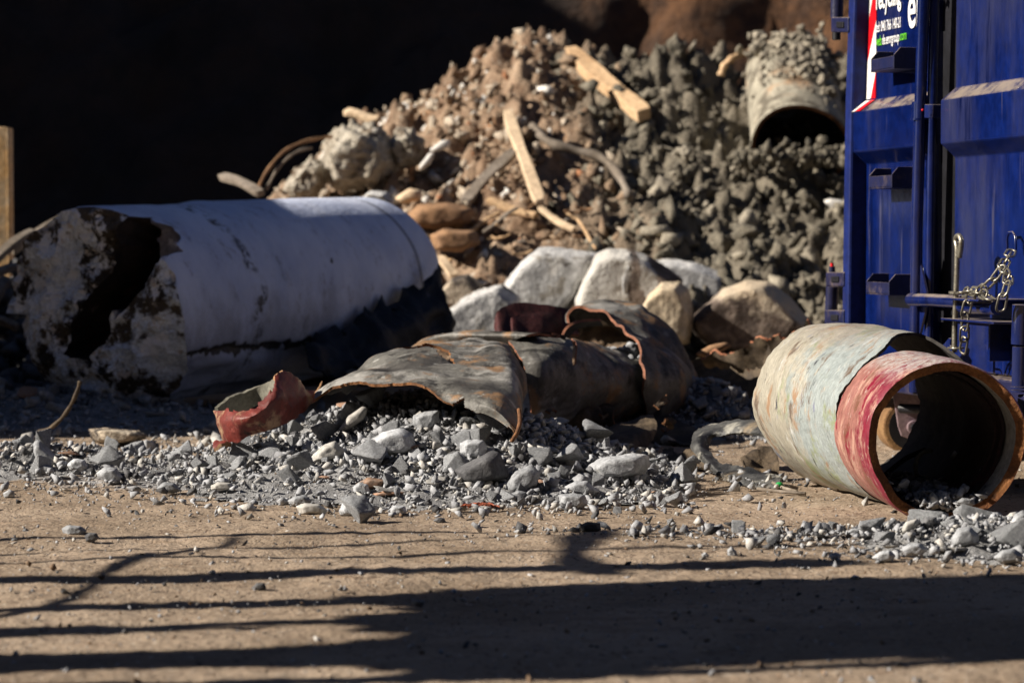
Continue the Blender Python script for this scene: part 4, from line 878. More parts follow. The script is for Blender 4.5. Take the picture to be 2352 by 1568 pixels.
# ================================================================ torn and crushed steel pipes in the middle
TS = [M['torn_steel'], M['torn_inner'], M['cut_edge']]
tp = thing('crushed_pipe', 'crushed grey steel pipe gaping over the front heap with a slit in its top', 'crushed pipe', tuple(G(960, 1010)))
rows = [
 [(722, 918, 5.86), (760, 893, 5.86), (800, 878, 5.84), (862, 872, 5.80), (930, 880, 5.76), (985, 898, 5.70), (1040, 928, 5.64), (1085, 942, 5.60), (1130, 962, 5.58), (1178, 988, 5.55)],
 [(728, 910, 5.92), (770, 882, 5.92), (815, 862, 5.92), (875, 852, 5.90), (945, 852, 5.86), (1005, 868, 5.78), (1060, 890, 5.68), (1105, 905, 5.62), (1150, 935, 5.58), (1192, 985, 5.56)],
 [(745, 900, 6.05), (800, 865, 6.07), (860, 838, 6.10), (925, 822, 6.12), (990, 815, 6.12), (1045, 822, 6.05), (1095, 845, 5.92), (1135, 868, 5.82), (1172, 905, 5.72), (1200, 975, 5.62)],
 [(770, 893, 6.2), (830, 850, 6.25), (895, 815, 6.3), (955, 797, 6.35), (1015, 788, 6.38), (1070, 785, 6.36), (1120, 792, 6.26), (1160, 815, 6.1), (1190, 860, 5.95), (1206, 950, 5.8)],
 [(800, 900, 6.45), (850, 862, 6.5), (905, 822, 6.55), (965, 800, 6.6), (1025, 790, 6.62), (1080, 786, 6.6), (1130, 790, 6.5), (1175, 815, 6.35), (1200, 860, 6.2), (1208, 950, 6.0)]]
nu, nv = 170, 60; g_ = patchgrid(rows, nu, nv); mask = np.ones((nu - 1, nv - 1), bool)
I, J = np.meshgrid((np.arange(nu - 1) + .5) / (nu - 1), (np.arange(nv - 1) + .5) / (nv - 1), indexing='ij')
cen = .60 + .10 * np.sin(I * 6.5 + .3) - .25 * (I - .4); wd = .052 * np.clip(1 - ((I - .36) / .22) ** 2, 0, 1) * (1 + .3 * np.sin(I * 40))
mask &= ~(np.abs(J - cen) < wd)
mask &= ~((J < .16 * np.clip(1 - np.abs(I - .70) / .035, 0, 1)))
mask &= ~((I > .96) & (J < .3) & (np.sin(J * 60) > .2))
q = g_.reshape(-1, 3); fold = np.sin((I * 1.0 + J * .35) * 26)
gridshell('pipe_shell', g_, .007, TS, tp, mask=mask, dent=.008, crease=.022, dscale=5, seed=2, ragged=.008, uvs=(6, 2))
V, F = tube([Vector(c) for c in catmull([tuple(P(*z)) for z in [(1192, 940, 5.6), (1194, 968, 5.56), (1188, 992, 5.5), (1176, 1012, 5.45)]], 14)], .005, 6); mk('torn_strip', V, F, M['cut_edge'], tp, True)
# second: long crushed pipe behind it
tp2 = thing('crushed_pipe', 'long flattened dark steel pipe running right behind the gaping one', 'crushed pipe', tuple(G(1330, 940)))
rows = [
 [(940, 815, 7.1), (955, 790, 7.1), (985, 772, 7.05), (1040, 762, 7.0), (1100, 758, 6.95), (1160, 764, 6.9), (1200, 770, 6.88)],
 [(975, 800, 7.0), (990, 782, 6.98), (1030, 768, 6.93), (1090, 762, 6.9), (1150, 766, 6.84), (1210, 768, 6.8), (1260, 770, 6.82)],
 [(1150, 805, 6.9), (1165, 790, 6.85), (1190, 775, 6.8), (1220, 768, 6.78), (1250, 766, 6.8), (1280, 770, 6.85), (1295, 775, 6.9)]]
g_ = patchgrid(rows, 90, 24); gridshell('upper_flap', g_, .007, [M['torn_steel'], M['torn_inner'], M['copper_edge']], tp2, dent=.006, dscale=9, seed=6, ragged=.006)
rows = [
 [(1150, 770, 6.95), (1185, 800, 6.75), (1205, 850, 6.65), (1215, 930, 6.65), (1212, 1005, 6.75)],
 [(1215, 766, 6.95), (1235, 795, 6.75), (1250, 845, 6.66), (1255, 925, 6.68), (1250, 1005, 6.85)],
 [(1290, 774, 7.0), (1298, 800, 6.82), (1302, 850, 6.75), (1305, 920, 6.78), (1305, 1000, 6.95)],
 [(1360, 790, 7.1), (1365, 815, 6.95), (1368, 855, 6.88), (1370, 915, 6.9), (1370, 995, 7.05)],
 [(1425, 806, 7.2), (1435, 830, 7.05), (1440, 865, 7.0), (1440, 920, 7.02), (1440, 985, 7.15)],
 [(1480, 800, 7.3), (1500, 835, 7.15), (1505, 875, 7.1), (1500, 920, 7.12), (1495, 975, 7.3)]]
g_ = patchgrid(rows, 60, 90); mask = np.ones((59, 89), bool)
for j in range(89):
    if 38 < j < 41: mask[:int(22 + 6 * math.sin(j)), j] = False
    if j > 55 and math.sin(j * 1.3) + math.sin(j * .6) > .9: mask[:2 + j % 3, j] = False
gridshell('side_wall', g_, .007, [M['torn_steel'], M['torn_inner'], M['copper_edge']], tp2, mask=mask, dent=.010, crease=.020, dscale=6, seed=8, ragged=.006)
# third: curled open end with bright rim
tp3 = thing('curled_pipe', 'curled open end of a torn pipe, its copper coloured rim arching up', 'torn pipe', tuple(G(1480, 930)))
rows = [
 [(1300, 742, 7.35), (1305, 725, 7.4), (1325, 708, 7.4), (1355, 706, 7.38), (1395, 718, 7.3), (1430, 742, 7.22), (1455, 780, 7.12), (1472, 820, 7.05), (1482, 880, 7.0), (1485, 960, 7.1)],
 [(1330, 735, 7.7), (1345, 715, 7.72), (1370, 702, 7.7), (1405, 702, 7.62), (1445, 718, 7.5), (1480, 748, 7.38), (1505, 785, 7.25), (1520, 825, 7.15), (1528, 885, 7.1), (1530, 960, 7.15)],
 [(1380, 735, 8.0), (1400, 716, 8.0), (1430, 706, 7.95), (1465, 714, 7.85), (1505, 740, 7.7), (1540, 775, 7.55), (1562, 810, 7.4), (1574, 850, 7.3), (1576, 905, 7.25), (1575, 955, 7.3)],
 [(1440, 760, 8.3), (1460, 745, 8.25), (1490, 740, 8.2), (1520, 752, 8.1), (1550, 778, 7.95), (1575, 805, 7.8), (1588, 830, 7.7), (1594, 860, 7.6), (1596, 910, 7.5), (1596, 940, 7.5)]]
g_ = patchgrid(rows, 90, 40); gridshell('pipe_shell', g_, .008, [M['torn_steel'], M['torn_inner'], M['copper_edge']], tp3, dent=.008, crease=.03, dscale=6, seed=9, ragged=.004)
g_ = patchgrid([[(1290, 790, 7.05), (1300, 760, 7.1), (1325, 742, 7.15), (1380, 738, 7.25)], [(1296, 800, 7.08), (1310, 772, 7.14), (1335, 752, 7.22), (1385, 748, 7.35)]], 30, 6)
gridshell('torn_flap', g_, .008, [M['torn_inner'], M['torn_inner'], M['copper_edge']], tp3, dent=.003, seed=3)
# gravel inside its mouth is a stone pocket of its own
for k in range(16):
    r = random.Random(k + 900); q = P(r.uniform(1395, 1475), r.uniform(790, 832), r.uniform(7.1, 7.3)); 
    V, F = rockverts(3, 3000 + k, 10, (1, .8, .7), .06, .55); V = V * r.uniform(.02, .045) + np.array(q)
    tag(mk('rubble_stone', V, F, M['rubble']), 'pale grey stone caught inside the curled pipe mouth', 'stone', 'stones inside the curled pipe mouth')
M['copper_bright'] = surf('copper_bright', (.50, .22, .12), (.32, .13, .07), 30, (), .7, [(150, .002)])
# dark red plates sticking up behind
for (rows, lab, mt_) in (
  ([[(1135, 745, 7.9), (1140, 718, 7.9), (1165, 700, 7.95), (1210, 692, 8.0), (1275, 700, 8.05), (1312, 710, 8.1)], [(1140, 790, 7.8), (1150, 770, 7.8), (1175, 760, 7.85), (1215, 758, 7.9), (1275, 765, 7.95), (1330, 770, 8.0)]], 'dark red bent plate with a thin bright edge behind the crushed pipes', 'red_dark'),
  ([[(1172, 745, 7.5), (1176, 728, 7.5), (1205, 722, 7.55), (1245, 716, 7.6), (1288, 708, 7.65)], [(1172, 790, 7.4), (1180, 775, 7.4), (1210, 772, 7.45), (1250, 770, 7.5), (1292, 768, 7.6)]], 'narrow torn plate with copper edge right in front of the dark red one', 'red_dark')):
    o = gridshell('torn_plate', patchgrid(rows, 50, 14), .008, [M[mt_], M[mt_], M['copper_edge']], None, dent=.006, dscale=8, seed=5, ragged=.004); tag(o, lab, 'plate')
# jagged plates at right between boulder and big pipe
for (rows, lab) in (
  ([[(1595, 826, 8.0), (1640, 822, 8.0), (1690, 808, 7.9), (1730, 792, 7.85), (1775, 786, 7.8), (1815, 770, 7.75), (1862, 748, 7.7)], [(1600, 870, 8.05), (1645, 868, 8.05), (1700, 866, 7.95), (1745, 860, 7.9), (1790, 860, 7.85), (1830, 855, 7.8), (1875, 840, 7.75)]], 'jagged steel plate rising right toward the far end of the red rimmed pipe'),
  ([[(1590, 825, 7.85), (1630, 838, 7.82), (1670, 846, 7.8), (1700, 850, 7.76), (1725, 843, 7.72), (1745, 838, 7.7), (1752, 818, 7.7), (1770, 808, 7.7)], [(1585, 900, 7.8), (1630, 910, 7.75), (1670, 915, 7.7), (1705, 920, 7.7), (1735, 920, 7.65), (1760, 920, 7.6), (1785, 918, 7.6), (1800, 915, 7.6)], [(1580, 945, 7.85), (1630, 950, 7.8), (1670, 952, 7.75), (1705, 955, 7.75), (1735, 955, 7.7), (1760, 955, 7.65), (1785, 952, 7.65), (1800, 950, 7.65)]], 'low jagged steel plate in front of the rising one')):
    o = gridshell('torn_plate', patchgrid(rows, 80, 16), .010, [M['torn_brown'], M['torn_brown'], M['copper_bright']], None, dent=.01, dscale=9, seed=7, ragged=.022, crease=.03); tag(o, lab, 'plate', 'jagged steel plates beside the big pipe')
V, F = outline_rock([(1598, 812), (1630, 792), (1672, 784), (1680, 795), (1650, 812), (1610, 822)], 8.1, .05, .7, 3, .02, 77); tag(mk('orange_shard', V, F, M['brown_slab']), 'orange brown shard behind the jagged plates', 'shard')
for (rows, lab) in (
  ([[(1440, 870, 7.75), (1500, 862, 7.8), (1560, 868, 7.85), (1600, 850, 7.9)], [(1445, 925, 7.65), (1505, 920, 7.7), (1560, 925, 7.75), (1605, 915, 7.8)], [(1450, 965, 7.7), (1505, 965, 7.75), (1560, 965, 7.8), (1610, 955, 7.85)]], 'dark torn sheet added for the shade in the gap behind the blue shaded heap'),  # dark sheet added where the gap is black with shade
  ([[(1290, 935, 6.95), (1330, 905, 7.0), (1365, 900, 7.05), (1400, 925, 7.0)], [(1300, 965, 6.85), (1340, 945, 6.88), (1375, 945, 6.92), (1410, 955, 6.9)], [(1305, 990, 6.85), (1345, 980, 6.85), (1385, 978, 6.9), (1420, 980, 6.9)]], 'crumpled brown scrap leaning on the long crushed pipe')):
    o = gridshell('torn_sheet', patchgrid(rows, 50, 24), .006, [M['torn_brown'], M['torn_inner'], M['cut_edge']], None, dent=.022, dscale=12, seed=17, ragged=.016); tag(o, lab, 'sheet', 'torn sheets low in the middle')
for k in range(22):      # splinters of rusty sheet between the pipes
    r = random.Random(k + 400); x = r.uniform(1225, 1590); y = r.uniform(900, 1030); d = r.uniform(6.5, 7.2) if y > 930 else r.uniform(7.0, 7.5); a_ = r.uniform(-1.2, 1.2); l = r.uniform(14, 46)
    w1 = r.uniform(4, 10); c, s_ = math.cos(a_), math.sin(a_); g0 = P(x, y, d); d = d if g0.z > .01 else max(5.9, CAMZ * FPX / (y - 551.3) - .15)
    rows = [[(x + c * l * t - s_ * q * w1, y + s_ * l * t * .6 + c * q * w1 + 6 * math.sin(t * 3 + k), d + .06 * t) for t in (0, .33, .66, 1)] for q in (-1, 0, 1)]
    o = gridshell('rusty_scrap', patchgrid(rows, 16, 8), .005, [M['torn_brown'], M['torn_inner'], M['cut_edge']], None, dent=.010, dscale=30, seed=k, ragged=.008); tag(o, 'small twisted rusty scrap in the shade between the torn pipes', 'scrap', 'rusty scraps between the torn pipes')
# brown torn sheets low in the middle
g_ = patchgrid([[(1225, 1022, 6.75), (1290, 1008, 6.72), (1350, 990, 6.7), (1410, 975, 6.7), (1470, 958, 6.75), (1500, 955, 6.8)], [(1230, 1035, 6.55), (1300, 1030, 6.5), (1365, 1015, 6.45), (1425, 998, 6.45), (1470, 990, 6.5), (1510, 985, 6.6)],
  [(1250, 1042, 6.45), (1320, 1045, 6.4), (1390, 1042, 6.35), (1440, 1034, 6.35), (1480, 1022, 6.45), (1505, 1010, 6.55)]], 70, 24)
o = gridshell('torn_sheet', g_, .006, [M['torn_brown'], M['torn_inner'], M['torn_brown']], None, dent=.008, dscale=16, seed=11, ragged=.008); tag(o, 'brown torn sheet arching low on the dirt, half of it in the sun', 'sheet', 'torn sheets low in the middle')
g_ = patchgrid([[(1480, 975, 7.0), (1515, 955, 7.05), (1560, 968, 7.0), (1600, 990, 6.95)], [(1490, 1000, 6.9), (1525, 985, 6.9), (1570, 1000, 6.85), (1610, 1012, 6.8)], [(1500, 1015, 6.85), (1535, 1008, 6.8), (1580, 1022, 6.75), (1618, 1028, 6.7)]], 40, 20)
o = gridshell('torn_sheet', g_, .006, [M['torn_brown'], M['torn_inner'], M['torn_brown']], None, dent=.012, dscale=16, seed=12, ragged=.01); tag(o, 'darker torn sheet curling behind the half sunlit one', 'sheet', 'torn sheets low in the middle')
g_ = patchgrid([[(1362, 900, 7.3), (1400, 890, 7.3), (1440, 905, 7.3), (1480, 925, 7.25)], [(1370, 925, 7.2), (1410, 925, 7.2), (1450, 938, 7.15), (1492, 950, 7.1)], [(1380, 950, 7.15), (1420, 955, 7.1), (1465, 962, 7.05), (1500, 968, 7.0)]], 40, 20)
o = gridshell('torn_sheet', g_, .006, [M['torn_brown'], M['torn_inner'], M['cut_edge']], None, dent=.016, dscale=16, seed=13, ragged=.014); tag(o, 'crumpled rusty sheet in the dark below the crushed pipes', 'sheet', 'torn sheets low in the middle')

# ================================================================ red torn fragment at left of the heap
rf = thing('pipe_fragment', 'dark red painted ring fragment with torn upper edge left of the heap', 'pipe fragment', tuple(G(600, 1020)))
rows = [[(486, 942, 5.95), (522, 936, 5.85), (562, 932, 5.8), (598, 912, 5.78), (622, 880, 5.80), (634, 858, 5.82), (655, 850, 5.86), (680, 872, 5.9), (700, 898, 5.95), (728, 900, 6.0)],
        [(496, 975, 5.90), (530, 968, 5.78), (565, 958, 5.73), (600, 942, 5.72), (628, 925, 5.74), (648, 912, 5.77), (665, 905, 5.82), (685, 905, 5.88), (705, 912, 5.93), (722, 912, 5.98)],
        [(508, 1016, 5.90), (540, 1014, 5.80), (577, 1004, 5.77), (613, 993, 5.76), (645, 981, 5.78), (668, 966, 5.81), (684, 953, 5.85), (700, 938, 5.9), (712, 927, 5.94), (722, 920, 5.98)]]
nu, nv = 90, 40; g_ = patchgrid(rows, nu, nv); mask = np.ones((nu - 1, nv - 1), bool)
for i in range(nu - 1):
    t = i / (nu - 2); c = int(2 + 3 * abs(math.sin(i * .7)) + (5 if .12 < t < .3 else 0) + (4 if .42 < t < .47 else 0))
    mask[i, :c if .08 < t < .5 else int(c * .3)] = False
gridshell('red_wall', g_, .010, [M['red_frag'], M['frag_inner'], M['brown_slab']], rf, mask=mask, dent=.010, dscale=10, seed=3, ragged=.006)
g_ = patchgrid([[(500, 935, 6.05), (540, 910, 6.12), (580, 892, 6.15), (615, 876, 6.12), (640, 862, 6.0)], [(505, 965, 6.06), (545, 950, 6.14), (585, 935, 6.17), (620, 920, 6.12), (645, 905, 6.02)]], 50, 14)
gridshell('back_wall', g_, -.009, [M['frag_inner'], M['red_frag'], M['frag_inner']], rf, dent=.004, seed=5, ragged=.004)
g_ = patchgrid([[(492, 1020, 5.86), (510, 1008, 5.85), (528, 1010, 5.85)], [(490, 1030, 5.82), (512, 1026, 5.8), (532, 1020, 5.82)]], 20, 10)
gridshell('bent_tab', g_, .008, [M['red_frag'], M['brown_slab'], M['brown_slab']], rf, dent=.01, dscale=30, seed=6, ragged=.006)
V, F = tube([Vector(c) for c in catmull([tuple(P(*z)) for z in [(726, 905, 5.95), (734, 890, 5.95), (740, 875, 5.96)]], 8)], [.005, .005, .004, .004, .003, .003, .002, .001], 6); mk('splinter', V, F, M['brown_slab'], rf)

# ================================================================ blue container at right
THC = math.radians(13.6); UR = Vector((math.sin(THC), -math.cos(THC), 0)); NF = Vector((-math.cos(THC), -math.sin(THC), 0))
Q0 = P(2050, 700, 6.5); Q0.z = 0
def W(a, h, off): return Q0 + UR * a + NF * off + Vector((0, 0, h))
def Fp(px, py, off=0.0):
    o = Vector((0, 0, CAMZ)); d = P(px, py, 1) - o; c = Q0 + NF * off; t = (c - o).dot(NF) / d.dot(NF); w_ = o + d * t - Q0
    return w_.dot(UR), w_.z
def A5(cx, cy): return 1837.5 + .2563 * cx, .2563 * cy
def A6(cx, cy): return 1837.5 + .3112 * cx, 373.2 + .3112 * cy
def A7(cx, cy): return 1895 + .2197 * cx, 717.8 + .2197 * cy
M['blue_post'] = surf('blue_post', (.0035, .011, .085), (.005, .014, .10), 4, [((.02, .02, .07), 9, .55, .75)], .6, [(30, .001)], spec=.2)
rt = thing('roll_off_container', 'dark blue steel roll off container with its rear doors at the right', 'container', tuple(W(0, 0, 0)))
def fbox(a0, a1, h0, h1, o0, o1):
    return boxm(W((a0 + a1) / 2, (h0 + h1) / 2, (o0 + o1) / 2), UR * (a1 - a0) / 2, Vector((0, 0, (h1 - h0) / 2)), NF * (o1 - o0) / 2)
def fpoly(pts, off, thick):
    """pts picture points (x,y) or (x,y,off) on the door plane -> thick plate"""
    V = []
    for q in pts:
        o_ = q[2] if len(q) > 2 else off; a, h = Fp(q[0], q[1], o_); V.append(tuple(W(a, h, o_)))
    n = len(V); V += [tuple(Vector(v) - NF * thick) for v in V]
    F = [tuple(range(n))[::-1], tuple(range(n, 2 * n))] + [(k, (k + 1) % n, n + (k + 1) % n, n + k) for k in range(n)]
    return V, F
def part(name, vf, mat, parent=None, bw=.003, smooth=False):
    o = mk(name, vf[0], vf[1], M[mat], parent or rt, smooth)
    bm = bmesh.new(); bm.from_mesh(o.data); bmesh.ops.recalc_face_normals(bm, faces=bm.faces); bm.to_mesh(o.data); bm.free()
    if bw: bevel(o, bw, 2)
    return o
aL = Fp(*A5(598, 700))[0]; hA = Fp(*A5(600, 905), 0)[1]; hB = Fp(*A5(450, 1012), .04)[1]; hC = Fp(*A5(450, 1365), .04)[1]; hD = Fp(*A5(572, 1478), 0)[1]
aT = Fp(2138, 400)[0]; aR = Fp(2194, 200)[0]; hbot = Fp(2277, 858)[1]; aEnd = aR + 1.05; HT = 2.3
def door(name, a0, a1):
    prof = [(hbot, 0), (hD, 0), (hC, .04), (hB, .04), (hA, 0), (HT, 0)]; V = []; F = []
    for a in (a0, a1):
        for h, o in prof: V.append(tuple(W(a, h, o)))
        for h, o in prof: V.append(tuple(W(a, h, -.045)))
    n = len(prof)
    for k in range(n - 1):
        F.append((k, k + 1, 2 * n + k + 1, 2 * n + k)); F.append((n + k + 1, n + k, 3 * n + k, 3 * n + k + 1))
        F.append((k + 1, k, n + k, n + k + 1)); F.append((2 * n + k, 2 * n + k + 1, 3 * n + k + 1, 3 * n + k))
    F.append((0, n, 3 * n, 2 * n)); F.append((n - 1, 3 * n - 1, 4 * n - 1, 2 * n - 1)[::1])
    return part(name, (V, F), 'blue', None, .004)
dl = door('door', aL, aT); dr_ = door('door', aR, aEnd)
# body behind the doors
aPost = Fp(1938, 500)[0]
part('body', fbox(aPost + .005, aEnd + .05, hbot - .02, HT - .01, -3.6, -.05), 'blue', None, .005)
def leanbox(x0, x1, off, deep):      # upright box whose edges follow the door's slight lean
    return fpoly([(x0 + 14, -60), (x1 + 14, -60), (x1 + 4, 240), (x1, 500), (x1 - 4, 800), (x0 - 4, 800), (x0, 500), (x0 + 4, 240)], off, deep)
part('corner_post', leanbox(1936, 1951, .045, .09), 'blue_post', None, .007)
part('seal_gap_shade', fbox(aT + .002, aR - .002, hbot + .01, HT - .02, -.048, -.03), 'black_steel', None, .002)  # black strip: rubber seal, with the gap's shadow put into its colour
hl = hbot
part('bottom_rail', fbox(aPost, aEnd + .05, hl - .075, hl - .003, -.05, .05), 'blue_dusty', None, .006)
def bar(name, pts, off, r, mat='blue', parent=None, n=16):
    C = [W(*Fp(q[0], q[1], q[2] if len(q) > 2 else off), q[2] if len(q) > 2 else off) for q in pts]; V, F = tube(C, r, n)
    o = mk(name, V, F, M[mat], parent or rt, True); o.data.set_sharp_from_angle(angle=math.radians(50)); return o
lock = bar('lock_tube', [(2123, -60), (2114, 240), (2106, 520), (2101, 900)], .05, .0155)
bar('inner_lock_tube', [(2147, -60), (2141, 240), (2137, 520), (2133, 900)], .022, .0125)
col_ = bar('collar', [(2111.5, 234), (2110.5, 276)], .05, .0195)
bar('collar_flange', [(2110.6, 272), (2110.5, 277)], .05, .022, 'blue', col_)
V, F = ico(2); c = W(*Fp(2119, 253, .072), .072); V = V * .0035 + np.array(c); mk('red_plug', V, F, M['sticker_red'], rt, True, origin=None)
part('collar_bracket', fpoly([(2122, 240), (2142, 240), (2140, 272), (2122, 272)], .05, .05), 'blue')
# ladder rungs
for (c1, of) in ((A5(835, 603), .063), (A6(672, 178), .063), (A6(652, 970), .063)):
    a1, h0 = Fp(*c1, of); rr = []
    rr.append(fbox(a1 - .15, a1, h0, h0 + .030, of - .004, of)); rr.append(fbox(a1 - .15, a1, h0 - .004, h0 - .0005, 0, of - .002))
    for a_ in (a1 + .0005, a1 - .1545):
        prof = [(0, h0 - .004), (of, h0 - .004), (of, h0 + .032), (of - .018, h0 + .052), (0, h0 + .052)]
        V = [tuple(W(a_, h, o)) for o, h in prof] + [tuple(W(a_ + .004, h, o)) for o, h in prof]
        F = [(0, 1, 2, 3, 4), (9, 8, 7, 6, 5)] + [(k, (k + 1) % 5, 5 + (k + 1) % 5, 5 + k) for k in range(5)]; rr.append((V, F))
    part('rung', join(rr), 'blue_dusty', None, .0012)
# hinges at the far edge
for k, (top, bot, base) in enumerate((((1896, 625), (1937, 658), .05), ((1893, 712), (1937, 747), .05), ((1908, 40), (1948, 75), .05))):
    h = part('hinge', fpoly([(top[0], top[1]), (bot[0], top[1]), (bot[0], bot[1]), (top[0], bot[1])], base, .05), 'blue_dusty', None, .004)
    mx, my = (top[0] + bot[0]) / 2, (top[1] + bot[1]) / 2
    part('hinge_pocket', fpoly([(mx - 8, my - 7), (mx + 8, my - 7), (mx + 8, my + 7), (mx - 8, my + 7)], base + .004, .006), 'black_steel', h, .002)
bar('hinge_barrel', [(1912, 657), (1909, 714)], .02, .018, 'blue_dusty'); bar('hinge_barrel', [(1924, -60), (1922, 42)], .02, .018, 'blue_dusty'); bar('hinge_barrel', [(1921, 75), (1921, 92)], .02, .012, 'black_steel')
bar('hinge_pin', [(1911, 626), (1911, 612)], .02, .009, 'blue_dusty'); bar('pin_tip', [(1911, 612), (1911, 604)], .02, .005, 'sticker_red')
# gussets, locking bar, pin brackets
part('gusset', fpoly([(2101, 558), (2107, 575), (2127, 674), (2092, 676), (2096, 600)], .046, .008), 'blue', None, .002)
part('gusset', fpoly([(2096, 704), (2127, 704), (2108, 782), (2098, 790)], .046, .008), 'blue', None, .002)
bar('locking_bar', [(2092, 688), (2150, 690), (2210, 694)], .07, .0165)
e = bar('bar_end', [(2208, 703), (2250, 704), (2290, 706)], .085, .0175)
def plate_h(name, pts, off, thick):      # plate lying level, seen from slightly above: pts picture points with offsets
    V = [tuple(W(*Fp(x, y, o), o)) for x, y, o in pts]; zz = sum(v[2] for v in V) / len(V); V = [(v[0], v[1], zz) for v in V]; n = len(V)
    V += [(v[0], v[1], v[2] - thick) for v in V]; F = [tuple(range(n)), tuple(range(n, 2 * n))[::-1]] + [(k, (k + 1) % n, n + (k + 1) % n, n + k) for k in range(n)]
    return part(name, (V, F), 'blue', None, .001)
def lev(a0, a1, h, o0, o1, t=.005): return fbox(a0, a1, h - t, h, o0, o1)
ah, hh_ = Fp(2180, 683, .11); part('pin_bracket', lev(ah, ah + .21, hh_, 0, .13), 'blue', None, .0015)
al, hl2 = Fp(2178, 730, .11); part('pin_bracket', lev(al, al + .30, hl2, 0, .13), 'blue', None, .0015)
part('bracket_web', fbox(al + .12, al + .128, hl2 - .10, hl2 - .006, 0, .06), 'blue', None, .001)
part('hook_plate', fpoly([A7(1205, 420), A7(1210, 360), A7(1290, 265), A7(1312, 270), A7(1300, 340), A7(1335, 395), A7(1320, 440), A7(1240, 450)], .05, .008), 'blue', None, .002)
bar('door_tube', [(2345, 700), (2342, 790)], .09, .020); bar('door_tube', [(2343, 796), (2341, 885)], .09, .018); bar('tube_ring', [(2342, 888), (2342, 892)], .09, .022); bar('tube_ring', [(2342, 896), (2342, 900)], .09, .022)
part('tube_foot', fpoly([(2336, 905), (2352, 905), (2354, 975), (2340, 972), (2336, 950)], .09, .03), 'blue_dusty', None, .004)
bar('chain_eye', [(2313, 572), (2313, 545), (2317, 535), (2326, 534), (2332, 545), (2333, 575)], .02, .0035, 'blue')
# reflective stripe
def stripe(pts, mat, off=.0025):
    V = []
    for cx, cy, o_ in pts: x, y = A5(cx, cy); a, h = Fp(x, y, o_); V.append(tuple(W(a, h, o_ + off)))
    n = len(V); V += [tuple(Vector(v) - NF * .002) for v in V]; F = [tuple(range(n))[::-1], tuple(range(n, 2 * n))] + [(k, (k + 1) % n, n + (k + 1) % n, n + k) for k in range(n)]
    part('reflective_stripe', (V, F), mat, dl, 0)
stripe([(612, -260, 0), (690, -260, 0), (690, -60, 0), (655, 0, 0), (622, 190, 0), (613, 200, 0)], 'sticker_white')
stripe([(655, 0, 0), (690, -58, 0), (690, 182, 0), (612, 560, 0), (611, 208, 0), (622, 192, 0)], 'sticker_red')
stripe([(690, 186, 0), (687, 640, 0), (640, 885, 0), (601, 893, 0), (603, 600, 0), (612, 566, 0)], 'sticker_white')
stripe([(687, 646, 0), (683, 880, 0), (643, 886, 0)], 'sticker_red')
stripe([(600, 905, 0.001), (640, 900, 0.001), (500, 1000, .039), (455, 1008, .039)], 'sticker_white', .004)
stripe([(643, 899, 0.001), (684, 892, 0.001), (548, 994, .039), (503, 1000, .039)], 'sticker_red', .004)
# lettering
def text(body, x0, x1, yb, asc, mat, off=.003, bold=.02, parts=None):
    cu = bpy.data.curves.new('t', 'FONT'); cu.body = body; cu.extrude = .02; cu.offset = bold; to = bpy.data.objects.new('t', cu); COL.objects.link(to)
    dg = bpy.context.evaluated_depsgraph_get(); me = bpy.data.meshes.new_from_object(to.evaluated_get(dg)); bpy.data.objects.remove(to)
    co = np.array([v.co[:] for v in me.vertices]); F = [tuple(p_.vertices) for p_ in me.polygons]
    X0, X1 = co[:, 0].min(), co[:, 0].max(); a0, hb_ = Fp(*A5(x0, yb)); a1 = Fp(*A5(x1, yb))[0]; ht = Fp(*A5(x0, yb - asc))[1] - hb_
    V = [tuple(W(a0 + (c[0] - X0) / (X1 - X0) * (a1 - a0), hb_ + c[1] / .70 * ht, off + c[2] * .03)) for c in co]
    o = mk('lettering', V, F, M[mat], dl); return o
text('recycling', 692, 915, 86, 190, 'letter_white')
text('tel: 040 766 140-21', 693, 910, 293, 92, 'letter_white', bold=.004)
text('web:', 694, 742, 415, 92, 'letter_green', bold=.004); text('de.emrgroup', 748, 898, 403, 92, 'letter_white', bold=.004); text('.com', 901, 963, 366, 88, 'letter_green', bold=.004)
text('emr', 978, 1240, 252, 400, 'letter_white', bold=.012)
# roller under the far corner
RC_ = P(2093, 981, 6.66); rl = []
V, F = tube([RC_ + Vector((0, .0, 0)), RC_ + Vector((0, .16, 0))], .078, 40); ro = mk('roller', V, F, M['roller_rust'], rt); bevel(ro, .006)
V, F = tube([RC_ + Vector((0, -.004, 0)), RC_ + Vector((0, .003, 0))], .062, 40); mk('roller_web', V, F, M['black_steel'], ro)
def dplate(name, pts, d, t, mat, parent=rt):
    V = [tuple(P(x, y, d)) for x, y in pts]; n = len(V); V += [(v[0], v[1] + t, v[2]) for v in V]
    return part(name, (V, [tuple(range(n)), tuple(range(n, 2 * n))[::-1]] + [(k, (k + 1) % n, n + (k + 1) % n, n + k) for k in range(n)]), mat, parent, .002)
rbr = dplate('roller_bracket', [A7(*q) for q in [(640, 560), (1180, 560), (1130, 1000), (1130, 1180), (1060, 1290), (930, 1340), (800, 1290), (765, 1190), (730, 960)]], 6.62, .012, 'hub_steel')
for r_, d_ in ((.019, -.016), (.011, -.026)):
    hc = P(*A7(925, 1195), 6.62); V, F = tube([hc + Vector((0, d_, 0)), hc + Vector((0, .002, 0))], r_, 24); o = mk('hub', V, F, M['hub_steel' if r_ > .015 else 'black_steel'], rbr); bevel(o, .002)
V, F = tube([P(*A7(790, 1000), 6.56), P(*A7(1060, 1010), 6.5)], .013, 16); mk('axle', V, F, M['black_steel'], rbr)
V, F = tube([P(*A7(880, 720), 6.56), P(*A7(880, 850), 6.56)], .016, 16); mk('spacer', V, F, M['blue'], rbr)

